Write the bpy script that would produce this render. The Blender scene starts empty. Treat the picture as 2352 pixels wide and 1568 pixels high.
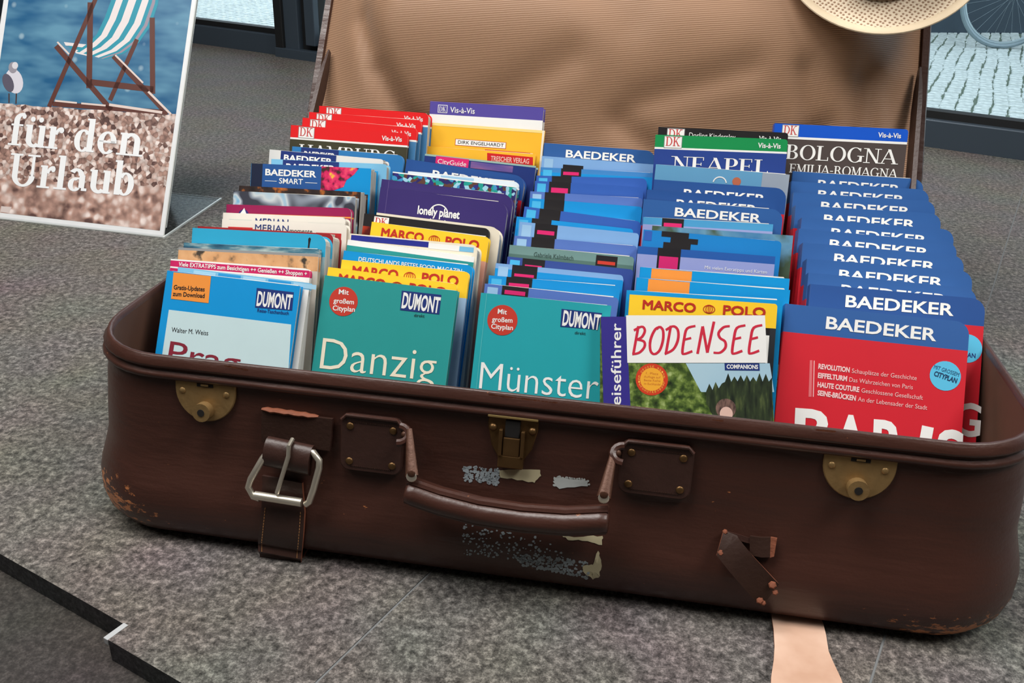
import bpy, math, random
from math import sin, cos, pi, radians
from mathutils import Vector, Matrix
from mathutils.bvhtree import BVHTree
random.seed(4)
S = 0.01                                   # everything below is authored in centimetres
C = bpy.context.scene.collection
scene = bpy.context.scene

# ------------------------------------------------------------------ camera, light, exposure
CAM_P = Vector((7.348, -80.133, 47.471)); CAM_E = [radians(a) for a in (64.2362, -1.7697, 9.6665)]
FPX = 2108.9
cam_d = bpy.data.cameras.new('camera'); cam = bpy.data.objects.new('camera', cam_d); C.objects.link(cam)
cam.location = CAM_P * S; cam.rotation_euler = CAM_E
cam_d.sensor_width = 36; cam_d.lens = FPX / 2352 * 36; cam_d.clip_start = .02; cam_d.clip_end = 200
scene.camera = cam
from mathutils import Euler
RM = Euler(CAM_E, 'XYZ').to_matrix()

w = bpy.data.worlds.new('overcast_sky'); scene.world = w; w.use_nodes = True
bg = w.node_tree.nodes['Background']; bg.inputs[0].default_value = (.78, .90, 1.0, 1); bg.inputs[1].default_value = 1.4
def area(name, loc, target, size, power, col, sy=None):
    l = bpy.data.lights.new(name, 'AREA'); l.energy = power; l.size = size; l.color = col
    if sy: l.shape = 'RECTANGLE'; l.size_y = sy
    o = bpy.data.objects.new(name, l); C.objects.link(o); o.location = Vector(loc) * S
    o.rotation_euler = (Vector(target) - Vector(loc)).to_track_quat('-Z', 'Y').to_euler(); return o
area('ceiling_lamp', (-50, -20, 235), (0, 10, 0), .9, 36, (1, .975, .94))
area('ceiling_lamp', (150, -50, 240), (0, 0, 10), 1.0, 40, (1, .97, .93))
area('ceiling_lamp', (-150, -70, 240), (0, -20, 0), 1.2, 30, (1, .975, .94))
vs = scene.view_settings; vs.view_transform = 'Standard'; vs.look = 'None'; vs.exposure = 0.38; vs.gamma = 1; vs.use_curve_mapping = False

# ------------------------------------------------------------------ helpers
def lin(c):
    return tuple(((x/255)/12.92 if x/255 <= .04045 else ((x/255+.055)/1.055)**2.4) for x in c) + (1,)
MATS = {}
def nt(name):
    m = bpy.data.materials.new(name); m.use_nodes = True; t = m.node_tree; return m, t, t.nodes['Principled BSDF']
def mat(name, col, rough=.5, metal=0., coat=0., spec=.5, var=.06, vscale=60, bump=0., bscale=300):
    if name in MATS: return MATS[name]
    m, t, b = nt(name)
    b.inputs['Roughness'].default_value = rough; b.inputs['Metallic'].default_value = metal
    b.inputs['Coat Weight'].default_value = coat; b.inputs['Coat Roughness'].default_value = .12
    b.inputs['Specular IOR Level'].default_value = spec
    tc = t.nodes.new('ShaderNodeTexCoord'); n = t.nodes.new('ShaderNodeTexNoise'); n.inputs['Scale'].default_value = vscale
    n.inputs['Detail'].default_value = 3; t.links.new(tc.outputs['Object'], n.inputs['Vector'])
    mx = t.nodes.new('ShaderNodeMix'); mx.data_type = 'RGBA'; c = lin(col)
    mx.inputs[6].default_value = tuple(max(0, x*(1-var)) for x in c[:3])+(1,); mx.inputs[7].default_value = tuple(min(1, x*(1+var)) for x in c[:3])+(1,)
    t.links.new(n.outputs['Fac'], mx.inputs[0]); t.links.new(mx.outputs[2], b.inputs['Base Color'])
    if bump:
        n2 = t.nodes.new('ShaderNodeTexNoise'); n2.inputs['Scale'].default_value = bscale; n2.inputs['Detail'].default_value = 4
        t.links.new(tc.outputs['Object'], n2.inputs['Vector'])
        bp = t.nodes.new('ShaderNodeBump'); bp.inputs['Strength'].default_value = bump; bp.inputs['Distance'].default_value = .001
        t.links.new(n2.outputs['Fac'], bp.inputs['Height']); t.links.new(bp.outputs['Normal'], b.inputs['Normal'])
    MATS[name] = m; return m
def ink(rgb):                               # printed colour on a laminated cover
    return mat('print_%d_%d_%d' % rgb, rgb, rough=.42, coat=.1, var=.03)
def ramp_mat(name, stops, scale, detail=4, rough=.4, coat=.2, kind='noise', interp='LINEAR', bump=0, stretch=(1, 1, 1), dist=0):
    if name in MATS: return MATS[name]
    m, t, b = nt(name); tc = t.nodes.new('ShaderNodeTexCoord'); mp = t.nodes.new('ShaderNodeMapping')
    mp.inputs['Scale'].default_value = stretch; t.links.new(tc.outputs['Object'], mp.inputs[0])
    if kind == 'noise':
        n = t.nodes.new('ShaderNodeTexNoise'); n.inputs['Scale'].default_value = scale; n.inputs['Detail'].default_value = detail
        n.inputs['Distortion'].default_value = dist; out = n.outputs['Fac']
    else:
        n = t.nodes.new('ShaderNodeTexVoronoi'); n.inputs['Scale'].default_value = scale
        sp = t.nodes.new('ShaderNodeSeparateColor'); t.links.new(n.outputs['Color'], sp.inputs[0]); out = sp.outputs[0]
    t.links.new(mp.outputs[0], n.inputs['Vector'])
    r = t.nodes.new('ShaderNodeValToRGB'); r.color_ramp.interpolation = interp
    el = r.color_ramp.elements; el[0].position = stops[0][0]; el[0].color = lin(stops[0][1]); el[1].position = stops[-1][0]; el[1].color = lin(stops[-1][1])
    for p, c in stops[1:-1]:
        e = el.new(p); e.color = lin(c)
    t.links.new(out, r.inputs[0]); t.links.new(r.outputs[0], b.inputs['Base Color'])
    b.inputs['Roughness'].default_value = rough; b.inputs['Coat Weight'].default_value = coat
    if bump:
        bp = t.nodes.new('ShaderNodeBump'); bp.inputs['Strength'].default_value = bump; bp.inputs['Distance'].default_value = .001
        t.links.new(out, bp.inputs['Height']); t.links.new(bp.outputs[0], b.inputs['Normal'])
    MATS[name] = m; return m

class MB:                                   # collects shapes (cm) and links them as ONE mesh object
    def __init__(s, f=None): s.v = []; s.f = []; s.m = []; s.mats = []; s.xf = f
    def mi(s, m):
        if m not in s.mats: s.mats.append(m)
        return s.mats.index(m)
    def add(s, vs, fs, m):
        o = len(s.v); i = s.mi(m)
        s.v += [Vector(s.xf(*v)) if s.xf else Vector(v) for v in vs]
        s.f += [tuple(o+k for k in f) for f in fs]; s.m += [i]*len(fs)
    def box(s, a, b, m, M=None):
        (x0, y0, z0), (x1, y1, z1) = a, b
        vs = [(x0,y0,z0),(x1,y0,z0),(x1,y1,z0),(x0,y1,z0),(x0,y0,z1),(x1,y0,z1),(x1,y1,z1),(x0,y1,z1)]
        if M: vs = [tuple(M @ Vector(v)) for v in vs]
        s.add(vs, [(0,3,2,1),(4,5,6,7),(0,1,5,4),(1,2,6,5),(2,3,7,6),(3,0,4,7)], m)
    def prism(s, pts, d0, d1, m, msid=None, bev=0):   # pts in (x,z), depth along y; front at d0
        n = len(pts)
        if bev:
            cx = sum(p[0] for p in pts)/n; cz = sum(p[1] for p in pts)/n
            ins = [(p[0]+(cx-p[0])*bev/max(.01, math.hypot(cx-p[0], cz-p[1])), p[1]+(cz-p[1])*bev/max(.01, math.hypot(cx-p[0], cz-p[1]))) for p in pts]
            sg = 1 if d1 > d0 else -1
            loops = [[(x, d0, z) for x, z in ins], [(x, d0+sg*bev, z) for x, z in pts], [(x, d1, z) for x, z in pts]]
        else: loops = [[(x, d0, z) for x, z in pts], [(x, d1, z) for x, z in pts]]
        vs = sum(loops, []); k = len(loops)
        s.add(vs, [tuple(range(n))], m)
        s.add(vs[(k-1)*n:], [tuple(range(n))[::-1]], m)
        s.add(vs, [(l*n+(i+1) % n, l*n+i, (l+1)*n+i, (l+1)*n+(i+1) % n) for l in range(k-1) for i in range(n)], msid or m)
    def sweep(s, pts, prof, m, up=(0, 0, 1), scl=None, closed=False, cap=True):
        pts = [Vector(p) for p in pts]; up = Vector(up); n = len(prof); vs = []; K = len(pts)
        for i, p in enumerate(pts):
            a = pts[(i-1) % K] if (closed or i) else p; b = pts[(i+1) % K] if (closed or i < K-1) else p
            t = (b-a).normalized(); x = t.cross(up)
            x = x.normalized() if x.length > 1e-5 else Vector((1, 0, 0)); y = x.cross(t).normalized()
            k = scl[i] if scl else 1
            vs += [tuple(p + x*(q[0]*k) + y*(q[1]*k)) for q in prof]
        fs = [(i*n+j, i*n+(j+1) % n, ((i+1) % K)*n+(j+1) % n, ((i+1) % K)*n+j) for i in range(K if closed else K-1) for j in range(n)]
        if cap and not closed: fs += [tuple(range(n))[::-1], tuple((K-1)*n+j for j in range(n))]
        s.add(vs, fs, m)
    def tube(s, pts, r, m, n=10, up=(0, 0, 1), **k):
        s.sweep(pts, [(r*cos(2*pi*i/n), r*sin(2*pi*i/n)) for i in range(n)], m, up, **k)
    def dome(s, c, r, h, m, ax=(0, -1, 0), n=14, rings=5):
        c = Vector(c); a = Vector(ax).normalized(); x = a.orthogonal().normalized(); y = a.cross(x); vs = []
        for k in range(rings):
            t = k/rings*pi/2
            vs += [tuple(c + (x*cos(2*pi*j/n)+y*sin(2*pi*j/n))*r*cos(t) + a*h*sin(t)) for j in range(n)]
        vs.append(tuple(c+a*h))
        s.add(vs, [(k*n+j, k*n+(j+1) % n, (k+1)*n+(j+1) % n, (k+1)*n+j) for k in range(rings-1) for j in range(n)] + [((rings-1)*n+j, (rings-1)*n+(j+1) % n, rings*n) for j in range(n)], m)
    def build(s, name, parent=None, smooth=False, bevel=0, kind=None, label=None, angle=40):
        me = bpy.data.meshes.new(name); me.from_pydata([v*S for v in s.v], [], s.f); me.update()
        for m in s.mats: me.materials.append(m)
        me.polygons.foreach_set('material_index', s.m)
        o = bpy.data.objects.new(name, me); C.objects.link(o)
        if smooth:
            me.polygons.foreach_set('use_smooth', [True]*len(me.polygons))
            try: me.set_sharp_from_angle(angle=radians(angle))
            except Exception: pass
        if bevel:
            b = o.modifiers.new('bevel', 'BEVEL'); b.width = bevel*S; b.segments = 2; b.limit_method = 'ANGLE'
        if parent: o.parent = parent
        if kind: o['kind'] = kind
        if label: o['label'] = label
        return o
def empty(name, loc=(0, 0, 0), M=None):
    o = bpy.data.objects.new(name, None); C.objects.link(o); o.empty_display_size = .02
    if M is not None: o.matrix_world = M
    else: o.location = Vector(loc)*S
    return o
def tag(o, label, cat, group=None, kind=None):
    o['label'] = label; o['category'] = cat
    if group: o['group'] = group
    if kind: o['kind'] = kind
    return o
def rrect(x0, z0, x1, z1, r, seg=5, corners=(1, 1, 1, 1)):      # BL BR TR TL, counter-clockwise
    out = []
    for (cx, cz, a0, on) in ((x0+r, z0+r, pi, corners[0]), (x1-r, z0+r, 1.5*pi, corners[1]), (x1-r, z1-r, 0, corners[2]), (x0+r, z1-r, .5*pi, corners[3])):
        if on and r: out += [(cx+r*cos(a0+pi/2*k/seg), cz+r*sin(a0+pi/2*k/seg)) for k in range(seg+1)]
        else: out.append((x0 if cx < (x0+x1)/2 else x1, z0 if cz < (z0+z1)/2 else z1))
    return out
# sight lines of the photograph, used to read real positions off known planes
def ray(px): return (RM @ Vector(((px[0]-1176)/FPX, -(px[1]-784)/FPX, -1))).normalized()
def hit(px, P0, n):
    d = ray(px); P0 = Vector(P0); n = Vector(n); return CAM_P + d*((P0-CAM_P).dot(n)/d.dot(n))

# ------------------------------------------------------------------ lettering
FONTCACHE = {}
def sans(text, bold):
    k = (text, bold)
    if k not in FONTCACHE:
        cu = bpy.data.curves.new('t', 'FONT'); cu.body = text; cu.size = 1; cu.offset = bold; cu.resolution_u = 3; cu.fill_mode = 'FRONT'
        o = bpy.data.objects.new('t', cu); C.objects.link(o)
        dg = bpy.context.evaluated_depsgraph_get(); me = bpy.data.meshes.new_from_object(o.evaluated_get(dg))
        FONTCACHE[k] = ([(v.co.x, v.co.y) for v in me.vertices], [tuple(p.vertices) for p in me.polygons])
        bpy.data.objects.remove(o); bpy.data.meshes.remove(me); bpy.data.curves.remove(cu)
    return FONTCACHE[k]
def G_line(x0, y0, x1, y1, w):
    if abs(y1-y0) > abs(x1-x0)*.3: h = w/2; return [[(x0-h, y0), (x0+h, y0), (x1+h, y1), (x1-h, y1)]]
    h = w/2; return [[(x0, y0-h), (x1, y1-h), (x1, y1+h), (x0, y0+h)]]
def G_arc(cx, cy, rx, ry, a0, a1, T, t, n=12):
    q = []
    for i in range(n):
        a, b = radians(a0+(a1-a0)*i/n), radians(a0+(a1-a0)*(i+1)/n)
        q.append([(cx+rx*cos(a), cy+ry*sin(a)), (cx+rx*cos(b), cy+ry*sin(b)), (cx+(rx-T)*cos(b), cy+(ry-t)*sin(b)), (cx+(rx-T)*cos(a), cy+(ry-t)*sin(a))])
    return q
def serif_glyph(c, T, t):
    L, A = G_line, G_arc; H = T/2; s = T*.5+.07
    def sf(x, y, l=1, r=1): y = y + (t/2 if y < .01 else -t/2); return L(x-H*l-s*.7*l, y, x+H*r+s*.7*r, y, t)
    xs = .68
    if c == 'I': return L(.2, 0, .2, 1, T)+sf(.2, 0)+sf(.2, 1), .4
    if c == 'L': return L(.2, 0, .2, 1, T)+sf(.2, 0)+sf(.2, 1)+L(.2, t/2, .72, t/2, t)+L(.7, 0, .7, .25, t), .78
    if c == 'E': return L(.2, 0, .2, 1, T)+sf(.2, 0)+sf(.2, 1)+L(.2, t/2, .72, t/2, t)+L(.7, 0, .7, .25, t)+L(.2, 1-t/2, .68, 1-t/2, t)+L(.66, .78, .66, 1, t)+L(.2, .52, .55, .52, t)+L(.55, .42, .55, .63, t), .8
    if c == 'F': return L(.2, 0, .2, 1, T)+sf(.2, 0)+sf(.2, 1)+L(.2, 1-t/2, .68, 1-t/2, t)+L(.66, .78, .66, 1, t)+L(.2, .52, .55, .52, t)+L(.55, .42, .55, .63, t), .72
    if c == 'H': return L(.2, 0, .2, 1, T)+L(.8, 0, .8, 1, T)+sf(.2, 0)+sf(.2, 1)+sf(.8, 0)+sf(.8, 1)+L(.2, .52, .8, .52, t), 1.0
    if c == 'M': return L(.18, 0, .18, 1, t*1.2)+L(.18, 1, .52, .05, T)+L(.52, .05, .86, 1, t*1.2)+L(.9, 0, .9, 1, T)+sf(.16, 0)+sf(.16, 1, 1, 0)+sf(.9, 0)+sf(.9, 1, 0, 1), 1.1
    if c == 'N': return L(.18, 0, .18, 1, t*1.3)+L(.18, 1, .8, 0, T)+L(.8, 0, .8, 1, t*1.3)+sf(.18, 0)+sf(.16, 1, 1, 0)+sf(.8, 1), .98
    if c == 'A': return L(.06, 0, .45, 1, t*1.3)+L(.45, 1, .82, 0, T)+sf(.06, 0)+sf(.82, 0)+L(.2, .34, .7, .34, t), .92
    if c == 'O': return A(.5, .5, .46, .53, 0, 360, T, t, 24), 1.0
    if c == 'G': return A(.5, .5, .46, .53, 45, 318, T, t, 20)+L(.82, .05, .82, .45, T*.9)+sf(.82, .46)+L(.78, .76, .78, .98, t), 1.0
    if c == 'B': return L(.2, 0, .2, 1, T)+sf(.2, 0, 1, 0)+sf(.2, 1, 1, 0)+L(.2, 1-t/2, .42, 1-t/2, t)+L(.2, t/2, .44, t/2, t)+L(.2, .53, .44, .53, t)+A(.41, .77, .27, .23, -90, 90, T, t)+A(.43, .27, .31, .27, -90, 90, T, t), .8
    if c == 'R': return L(.2, 0, .2, 1, T)+sf(.2, 0)+sf(.2, 1, 1, 0)+L(.2, 1-t/2, .42, 1-t/2, t)+L(.2, .5, .44, .5, t)+A(.41, .74, .29, .26, -90, 90, T, t)+L(.5, .5, .8, 0, T)+sf(.82, 0, 0, 1), .88
    if c == 'P': return L(.2, 0, .2, 1, T)+sf(.2, 0)+sf(.2, 1, 1, 0)+L(.2, 1-t/2, .42, 1-t/2, t)+L(.2, .45, .44, .45, t)+A(.41, .72, .31, .28, -90, 90, T, t), .76
    if c == 'D': return L(.2, 0, .2, 1, T)+sf(.2, 0, 1, 0)+sf(.2, 1, 1, 0)+L(.2, 1-t/2, .42, 1-t/2, t)+L(.2, t/2, .42, t/2, t)+A(.4, .5, .48, .5, -90, 90, T, t, 16), .95
    if c == 'K': return L(.2, 0, .2, 1, T)+sf(.2, 0)+sf(.2, 1)+L(.25, .4, .72, 1, t*1.3)+L(.4, .6, .8, 0, T)+sf(.74, 1)+sf(.82, 0), .92
    if c == 'U': return L(.2, .3, .2, 1, T)+L(.78, .3, .78, 1, t*1.6)+sf(.2, 1)+sf(.78, 1)+A(.49, .33, .29+H, .35, 180, 360, T, t*1.3, 14), .98
    if c == 'S': return A(.34, .76, .26, .25, 40, 270, T*.8, t)+A(.34, .25, .28, .27, -140, 90, T*.8, t), .68
    if c == '-': return L(.06, .38, .38, .38, t*1.5), .44
    if c == ' ': return [], .32
    # lower case, x-height .68
    if c in 'uüa': pass
    if c == 'f': return L(.22, 0, .22, .8, T)+sf(.22, 0)+A(.42, .8, .2+H, .26, 80, 180, T, t*1.6)+L(.05, .66, .45, .66, t)+A(.45, .95, .07, .08, 0, 360, .07, .08), .48
    if c == 'r': return L(.2, 0, .2, .7, T)+sf(.2, 0)+L(.06, .67, .2, .67, t)+A(.46, .42, .2, .28, 70, 170, t*1.6, t*1.8)+A(.48, .6, .075, .09, 0, 360, .075, .09), .56
    if c in 'uü':
        g = L(.2, .22, .2, .7, T)+L(.06, .67, .2, .67, t)+A(.38, .24, .18+H, .26, 180, 320, T, t*1.8)+L(.62, 0, .62, .7, T)+L(.48, .67, .62, .67, t)+L(.62, t/2, .76, t/2, t)
        if c == 'ü': g += A(.27, .88, .08, .085, 0, 360, .08, .085)+A(.55, .88, .08, .085, 0, 360, .08, .085)
        return g, .78
    if c == 'n': return L(.2, 0, .2, .7, T)+sf(.2, 0)+L(.06, .67, .2, .67, t)+A(.42, .44, .2+H, .27, 0, 150, T, t*1.8)+L(.62, 0, .62, .45, T)+sf(.62, 0), .8
    if c == 'd': return A(.33, .34, .29, .36, 40, 320, T, t*1.2, 16)+L(.56, 0, .56, 1.05, T)+L(.4, 1.02, .56, 1.02, t)+L(.56, t/2, .72, t/2, t), .75
    if c == 'b': return A(.43, .34, .29, .36, -145, 145, T, t*1.2, 16)+L(.2, 0, .2, 1.05, T)+L(.05, 1.02, .2, 1.02, t), .76
    if c == 'e': return A(.36, .34, .31, .36, 0, 318, T, t*1.2, 18)+L(.1, .37, .62, .37, t*1.1), .7
    if c == 'l': return L(.2, 0, .2, 1.05, T)+sf(.2, 0)+L(.05, 1.02, .2, 1.02, t), .4
    if c == 'a': return A(.3, .47, .2+H*.6, .23, 0, 150, T, t*1.6)+L(.5, .1, .5, .5, T)+L(.5, t, .68, t, t*1.4)+A(.27, .19, .22, .21, 60, 330, T*.9, t*1.2)+L(.27, .39, .5, .39, t), .68
    return L(.2, 0, .2, .7, T), .4
def serif(text, T=.17, t=.055):
    vs, fs, x = [], [], 0
    for ch in text:
        q, adv = serif_glyph(ch, T, t)
        for poly in q:
            o = len(vs); vs += [(x+a, b) for a, b in poly]; fs.append(tuple(range(o, o+len(poly))))
        x += adv
    return vs, fs
def brush(text, wd=.1):                   # slanted hand-brushed capitals
    P = {'B': [[(.1, 0), (.2, 1.02)], [(.02, .86), (.35, 1.0), (.5, .85), (.4, .62), (.2, .52)], [(.2, .52), (.5, .45), (.55, .25), (.35, .04), (.05, -.02)]],
         'O': [[(.5, .98), (.25, .9), (.08, .5), (.12, .12), (.3, -.02), (.52, .12), (.62, .5), (.58, .85), (.42, .98), (.3, .9)]],
         'D': [[(.1, 0), (.2, 1.02)], [(.0, .86), (.3, 1.0), (.52, .85), (.56, .5), (.4, .15), (.05, -.02)]],
         'E': [[(.55, 1.0), (.2, .9), (.12, .5), (.1, .05), (.2, -.02), (.52, .08)], [(.13, .5), (.42, .56)]],
         'N': [[(.05, -.02), (.16, .98)], [(.16, .98), (.46, .02)], [(.46, .02), (.62, 1.15)]],
         'S': [[(.6, .98), (.35, .94), (.16, .74), (.24, .55), (.46, .42), (.5, .2), (.3, .02), (.02, .02)]]}
    vs, fs, x = [], [], 0
    for ch in text:
        for st in P[ch]:
            st = [Vector(p) for p in st]; k = []
            for i in range(len(st)-1):
                for j in range(4):
                    a, b, c2, d = st[max(i-1, 0)], st[i], st[i+1], st[min(i+2, len(st)-1)]; u = j/4
                    k.append(.5*((2*b)+(-a+c2)*u+(2*a-5*b+4*c2-d)*u*u+(-a+3*b-3*c2+d)*u**3))
            k.append(st[-1]); o = len(vs)
            for i, p in enumerate(k):
                tg = (k[min(i+1, len(k)-1)]-k[max(i-1, 0)]).normalized(); nn = Vector((-tg.y, tg.x))*wd/2*(.75+.4*abs(tg.y))
                vs += [(x+p.x+nn.x+p.y*.12, p.y+nn.y), (x+p.x-nn.x+p.y*.12, p.y-nn.y)]
            fs += [(o+2*i, o+2*i+1, o+2*i+3, o+2*i+2) for i in range(len(k)-1)]
        x += .7
    return vs, fs
def lettering(parent, text, u0, u1, zb, cap, m, font='sans', bold=0., dz=0., lift=.03, name='lettering', ang=0., capref=None, thick=None, dup=0):
    """writing in the (x,z) plane of parent, facing -y, from u0 to u1, baseline zb, capital height cap (cm)"""
    if font == 'serif': vs, fs = serif(text, *(thick or (.17, .055))); ch = 1.0
    elif font == 'brush': vs, fs = brush(text); ch = 1.0
    else:
        vs, fs = sans(text, bold)
        hv, _ = sans('H', 0); ch = max(v[1] for v in hv)
    if not vs: return None
    xs = [v[0] for v in vs]; a, b = min(xs), max(xs); ca, sa = cos(ang), sin(ang); W = u1-u0; out = []
    for x, y in vs:
        X = (x-a)/(b-a)*W; Z = y/ch*cap; out.append((u0+X*ca-Z*sa, -lift, zb+X*sa+Z*ca))
    mb = MB()
    if font in ('serif', 'brush'):
        for k, f in enumerate(fs):
            q = [out[i] for i in f]; A = sum(q[i][0]*q[(i+1) % len(q)][2]-q[(i+1) % len(q)][0]*q[i][2] for i in range(len(q)))
            if A < 0: q = q[::-1]
            mb.add([(x, y-.0009*(k % 9), z) for x, y, z in q], [tuple(range(len(q)))], m)
    else:
        mb.add(out, fs, m)
        for q in ((dup, 0, .0012), (0, dup, .002), (dup, dup, .0028)) if dup else (): mb.add([(x+q[0], y-q[2], z+q[1]) for x, y, z in out], fs, m)
    return mb.build(name, parent)

# ------------------------------------------------------------------ materials
def granite(name, dark, mid, light, rough, bump, scale=230):
    m, t, b = nt(name); tc = t.nodes.new('ShaderNodeTexCoord')
    n = t.nodes.new('ShaderNodeTexNoise'); n.inputs['Scale'].default_value = scale; n.inputs['Detail'].default_value = 8; n.inputs['Roughness'].default_value = .86
    t.links.new(tc.outputs['Object'], n.inputs['Vector'])
    r = t.nodes.new('ShaderNodeValToRGB'); e = r.color_ramp.elements; e[0].position = .38; e[0].color = lin(dark); e[1].position = .64; e[1].color = lin(light)
    x = e.new(.5); x.color = lin(mid); t.links.new(n.outputs['Fac'], r.inputs[0])
    n2 = t.nodes.new('ShaderNodeTexNoise'); n2.inputs['Scale'].default_value = 9; t.links.new(tc.outputs['Object'], n2.inputs['Vector'])
    mx = t.nodes.new('ShaderNodeMix'); mx.data_type = 'RGBA'; mx.blend_type = 'OVERLAY'; mx.inputs[0].default_value = .18
    t.links.new(r.outputs[0], mx.inputs[6]); t.links.new(n2.outputs['Color'], mx.inputs[7]); t.links.new(mx.outputs[2], b.inputs['Base Color'])
    bp = t.nodes.new('ShaderNodeBump'); bp.inputs['Strength'].default_value = bump; bp.inputs['Distance'].default_value = .0012
    t.links.new(n.outputs['Fac'], bp.inputs['Height']); t.links.new(bp.outputs[0], b.inputs['Normal'])
    b.inputs['Roughness'].default_value = rough; b.inputs['Specular IOR Level'].default_value = .2; return m
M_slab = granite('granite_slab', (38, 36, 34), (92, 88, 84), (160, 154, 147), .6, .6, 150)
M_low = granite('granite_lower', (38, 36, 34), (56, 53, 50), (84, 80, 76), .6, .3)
M_joint = mat('joint_mortar', (112, 114, 115), .9)
M_frame = mat('frame_metal', (68, 80, 92), .42, .3, vscale=5)
M_framed = mat('frame_gasket', (18, 20, 22), .6)

def leather():
    m, t, b = nt('brown_leather'); N = t.nodes.new; L = t.links.new
    tc = N('ShaderNodeTexCoord'); g = N('ShaderNodeTexNoise'); g.inputs['Scale'].default_value = 14; g.inputs['Detail'].default_value = 5; L(tc.outputs['Object'], g.inputs['Vector'])
    base = N('ShaderNodeMix'); base.data_type = 'RGBA'; base.inputs[6].default_value = lin((56, 33, 27)); base.inputs[7].default_value = lin((74, 43, 34)); L(g.outputs['Fac'], base.inputs[0])
    # wear: scuffed orange-brown showing at the two lower front corners
    sp = N('ShaderNodeSeparateXYZ'); L(tc.outputs['Object'], sp.inputs[0])
    wn = N('ShaderNodeTexNoise'); wn.inputs['Scale'].default_value = 105; wn.inputs['Detail'].default_value = 6; wn.inputs['Roughness'].default_value = .65
    mp = N('ShaderNodeMapping'); mp.inputs['Scale'].default_value = (1, 1, 2.2); L(tc.outputs['Object'], mp.inputs[0]); L(mp.outputs[0], wn.inputs['Vector'])
    def band(out, c, r):
        a = N('ShaderNodeMath'); a.operation = 'SUBTRACT'; L(out, a.inputs[0]); a.inputs[1].default_value = c
        q = N('ShaderNodeMath'); q.operation = 'ABSOLUTE'; L(a.outputs[0], q.inputs[0])
        d = N('ShaderNodeMapRange'); d.inputs['From Min'].default_value = r; d.inputs['From Max'].default_value = 0; L(q.outputs[0], d.inputs['Value']); return d.outputs[0]
    def mul(a, bb):
        q = N('ShaderNodeMath'); q.operation = 'MULTIPLY'; L(a, q.inputs[0]); L(bb, q.inputs[1]); return q.outputs[0]
    zb = band(sp.outputs[2], .013, .022)
    cr = mul(band(sp.outputs[0], .33, .11), zb); cl = mul(band(sp.outputs[0], -.35, .085), band(sp.outputs[2], .024, .034))
    ad = N('ShaderNodeMath'); ad.operation = 'MAXIMUM'; L(cr, ad.inputs[0]); L(cl, ad.inputs[1])
    a2 = N('ShaderNodeMath'); a2.operation = 'MULTIPLY_ADD'; L(ad.outputs[0], a2.inputs[0]); a2.inputs[1].default_value = .36; L(wn.outputs['Fac'], a2.inputs[2])
    th = N('ShaderNodeMapRange'); th.inputs['From Min'].default_value = .70; th.inputs['From Max'].default_value = .76; L(a2.outputs[0], th.inputs['Value'])
    c2 = N('ShaderNodeMix'); c2.data_type = 'RGBA'; L(th.outputs[0], c2.inputs[0]); L(base.outputs[2], c2.inputs[6]); c2.inputs[7].default_value = lin((186, 116, 70))
    L(c2.outputs[2], b.inputs['Base Color'])
    rr = N('ShaderNodeMapRange'); rr.inputs['To Min'].default_value = .3; rr.inputs['To Max'].default_value = .42; L(g.outputs['Fac'], rr.inputs['Value'])
    L(rr.outputs[0], b.inputs['Roughness'])
    fn = N('ShaderNodeTexNoise'); fn.inputs['Scale'].default_value = 420; fn.inputs['Detail'].default_value = 3; L(tc.outputs['Object'], fn.inputs['Vector'])
    wr = N('ShaderNodeTexNoise'); wr.inputs['Scale'].default_value = 16; wr.inputs['Detail'].default_value = 4
    mp2 = N('ShaderNodeMapping'); mp2.inputs['Scale'].default_value = (.5, 1, 3); L(tc.outputs['Object'], mp2.inputs[0]); L(mp2.outputs[0], wr.inputs['Vector'])
    b1 = N('ShaderNodeBump'); b1.inputs['Strength'].default_value = .22; b1.inputs['Distance'].default_value = .0006; L(fn.outputs['Fac'], b1.inputs['Height'])
    b2 = N('ShaderNodeBump'); b2.inputs['Strength'].default_value = .5; b2.inputs['Distance'].default_value = .004; L(wr.outputs['Fac'], b2.inputs['Height']); L(b1.outputs[0], b2.inputs['Normal'])
    L(b2.outputs[0], b.inputs['Normal']); return m
M_leather = leather()
M_strap = mat('strap_leather', (58, 36, 30), .42, var=.2, bump=.3, bscale=250)
M_strapdk = mat('strap_leather_dark', (50, 31, 24), .6, spec=.25, var=.2, bump=.3)
M_raw = mat('raw_leather', (126, 70, 46), .75, var=.3, vscale=200, bump=.6)
M_pale = ramp_mat('pale_leather', [(.3, (192, 152, 128)), (.5, (210, 174, 152)), (.7, (222, 192, 172))], 22, rough=.6, coat=0, bump=.2)
M_brass = mat('aged_brass', (158, 128, 84), .45, .6, var=.25, vscale=130, bump=.3)
M_brassdk = mat('dark_brass', (112, 84, 52), .4, .8, var=.3, vscale=120)
M_brassbr = mat('bright_brass', (226, 196, 130), .3, .9)
M_rust = mat('coppery_link', (84, 54, 40), .5, .4, var=.2, vscale=200, bump=.4)
M_nickel = mat('nickel', (222, 214, 198), .3, .8, var=.12, vscale=60)
M_hole = mat('dark_hole', (16, 12, 10), .8)
M_thread = mat('thread', (170, 120, 74), .8)
M_inner = mat('case_inner_lining', (92, 60, 44), .8, var=.15)
M_insert = mat('display_insert', (40, 30, 28), .9)
M_paper = mat('page_paper', (226, 222, 212), .8, var=.05)
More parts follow.
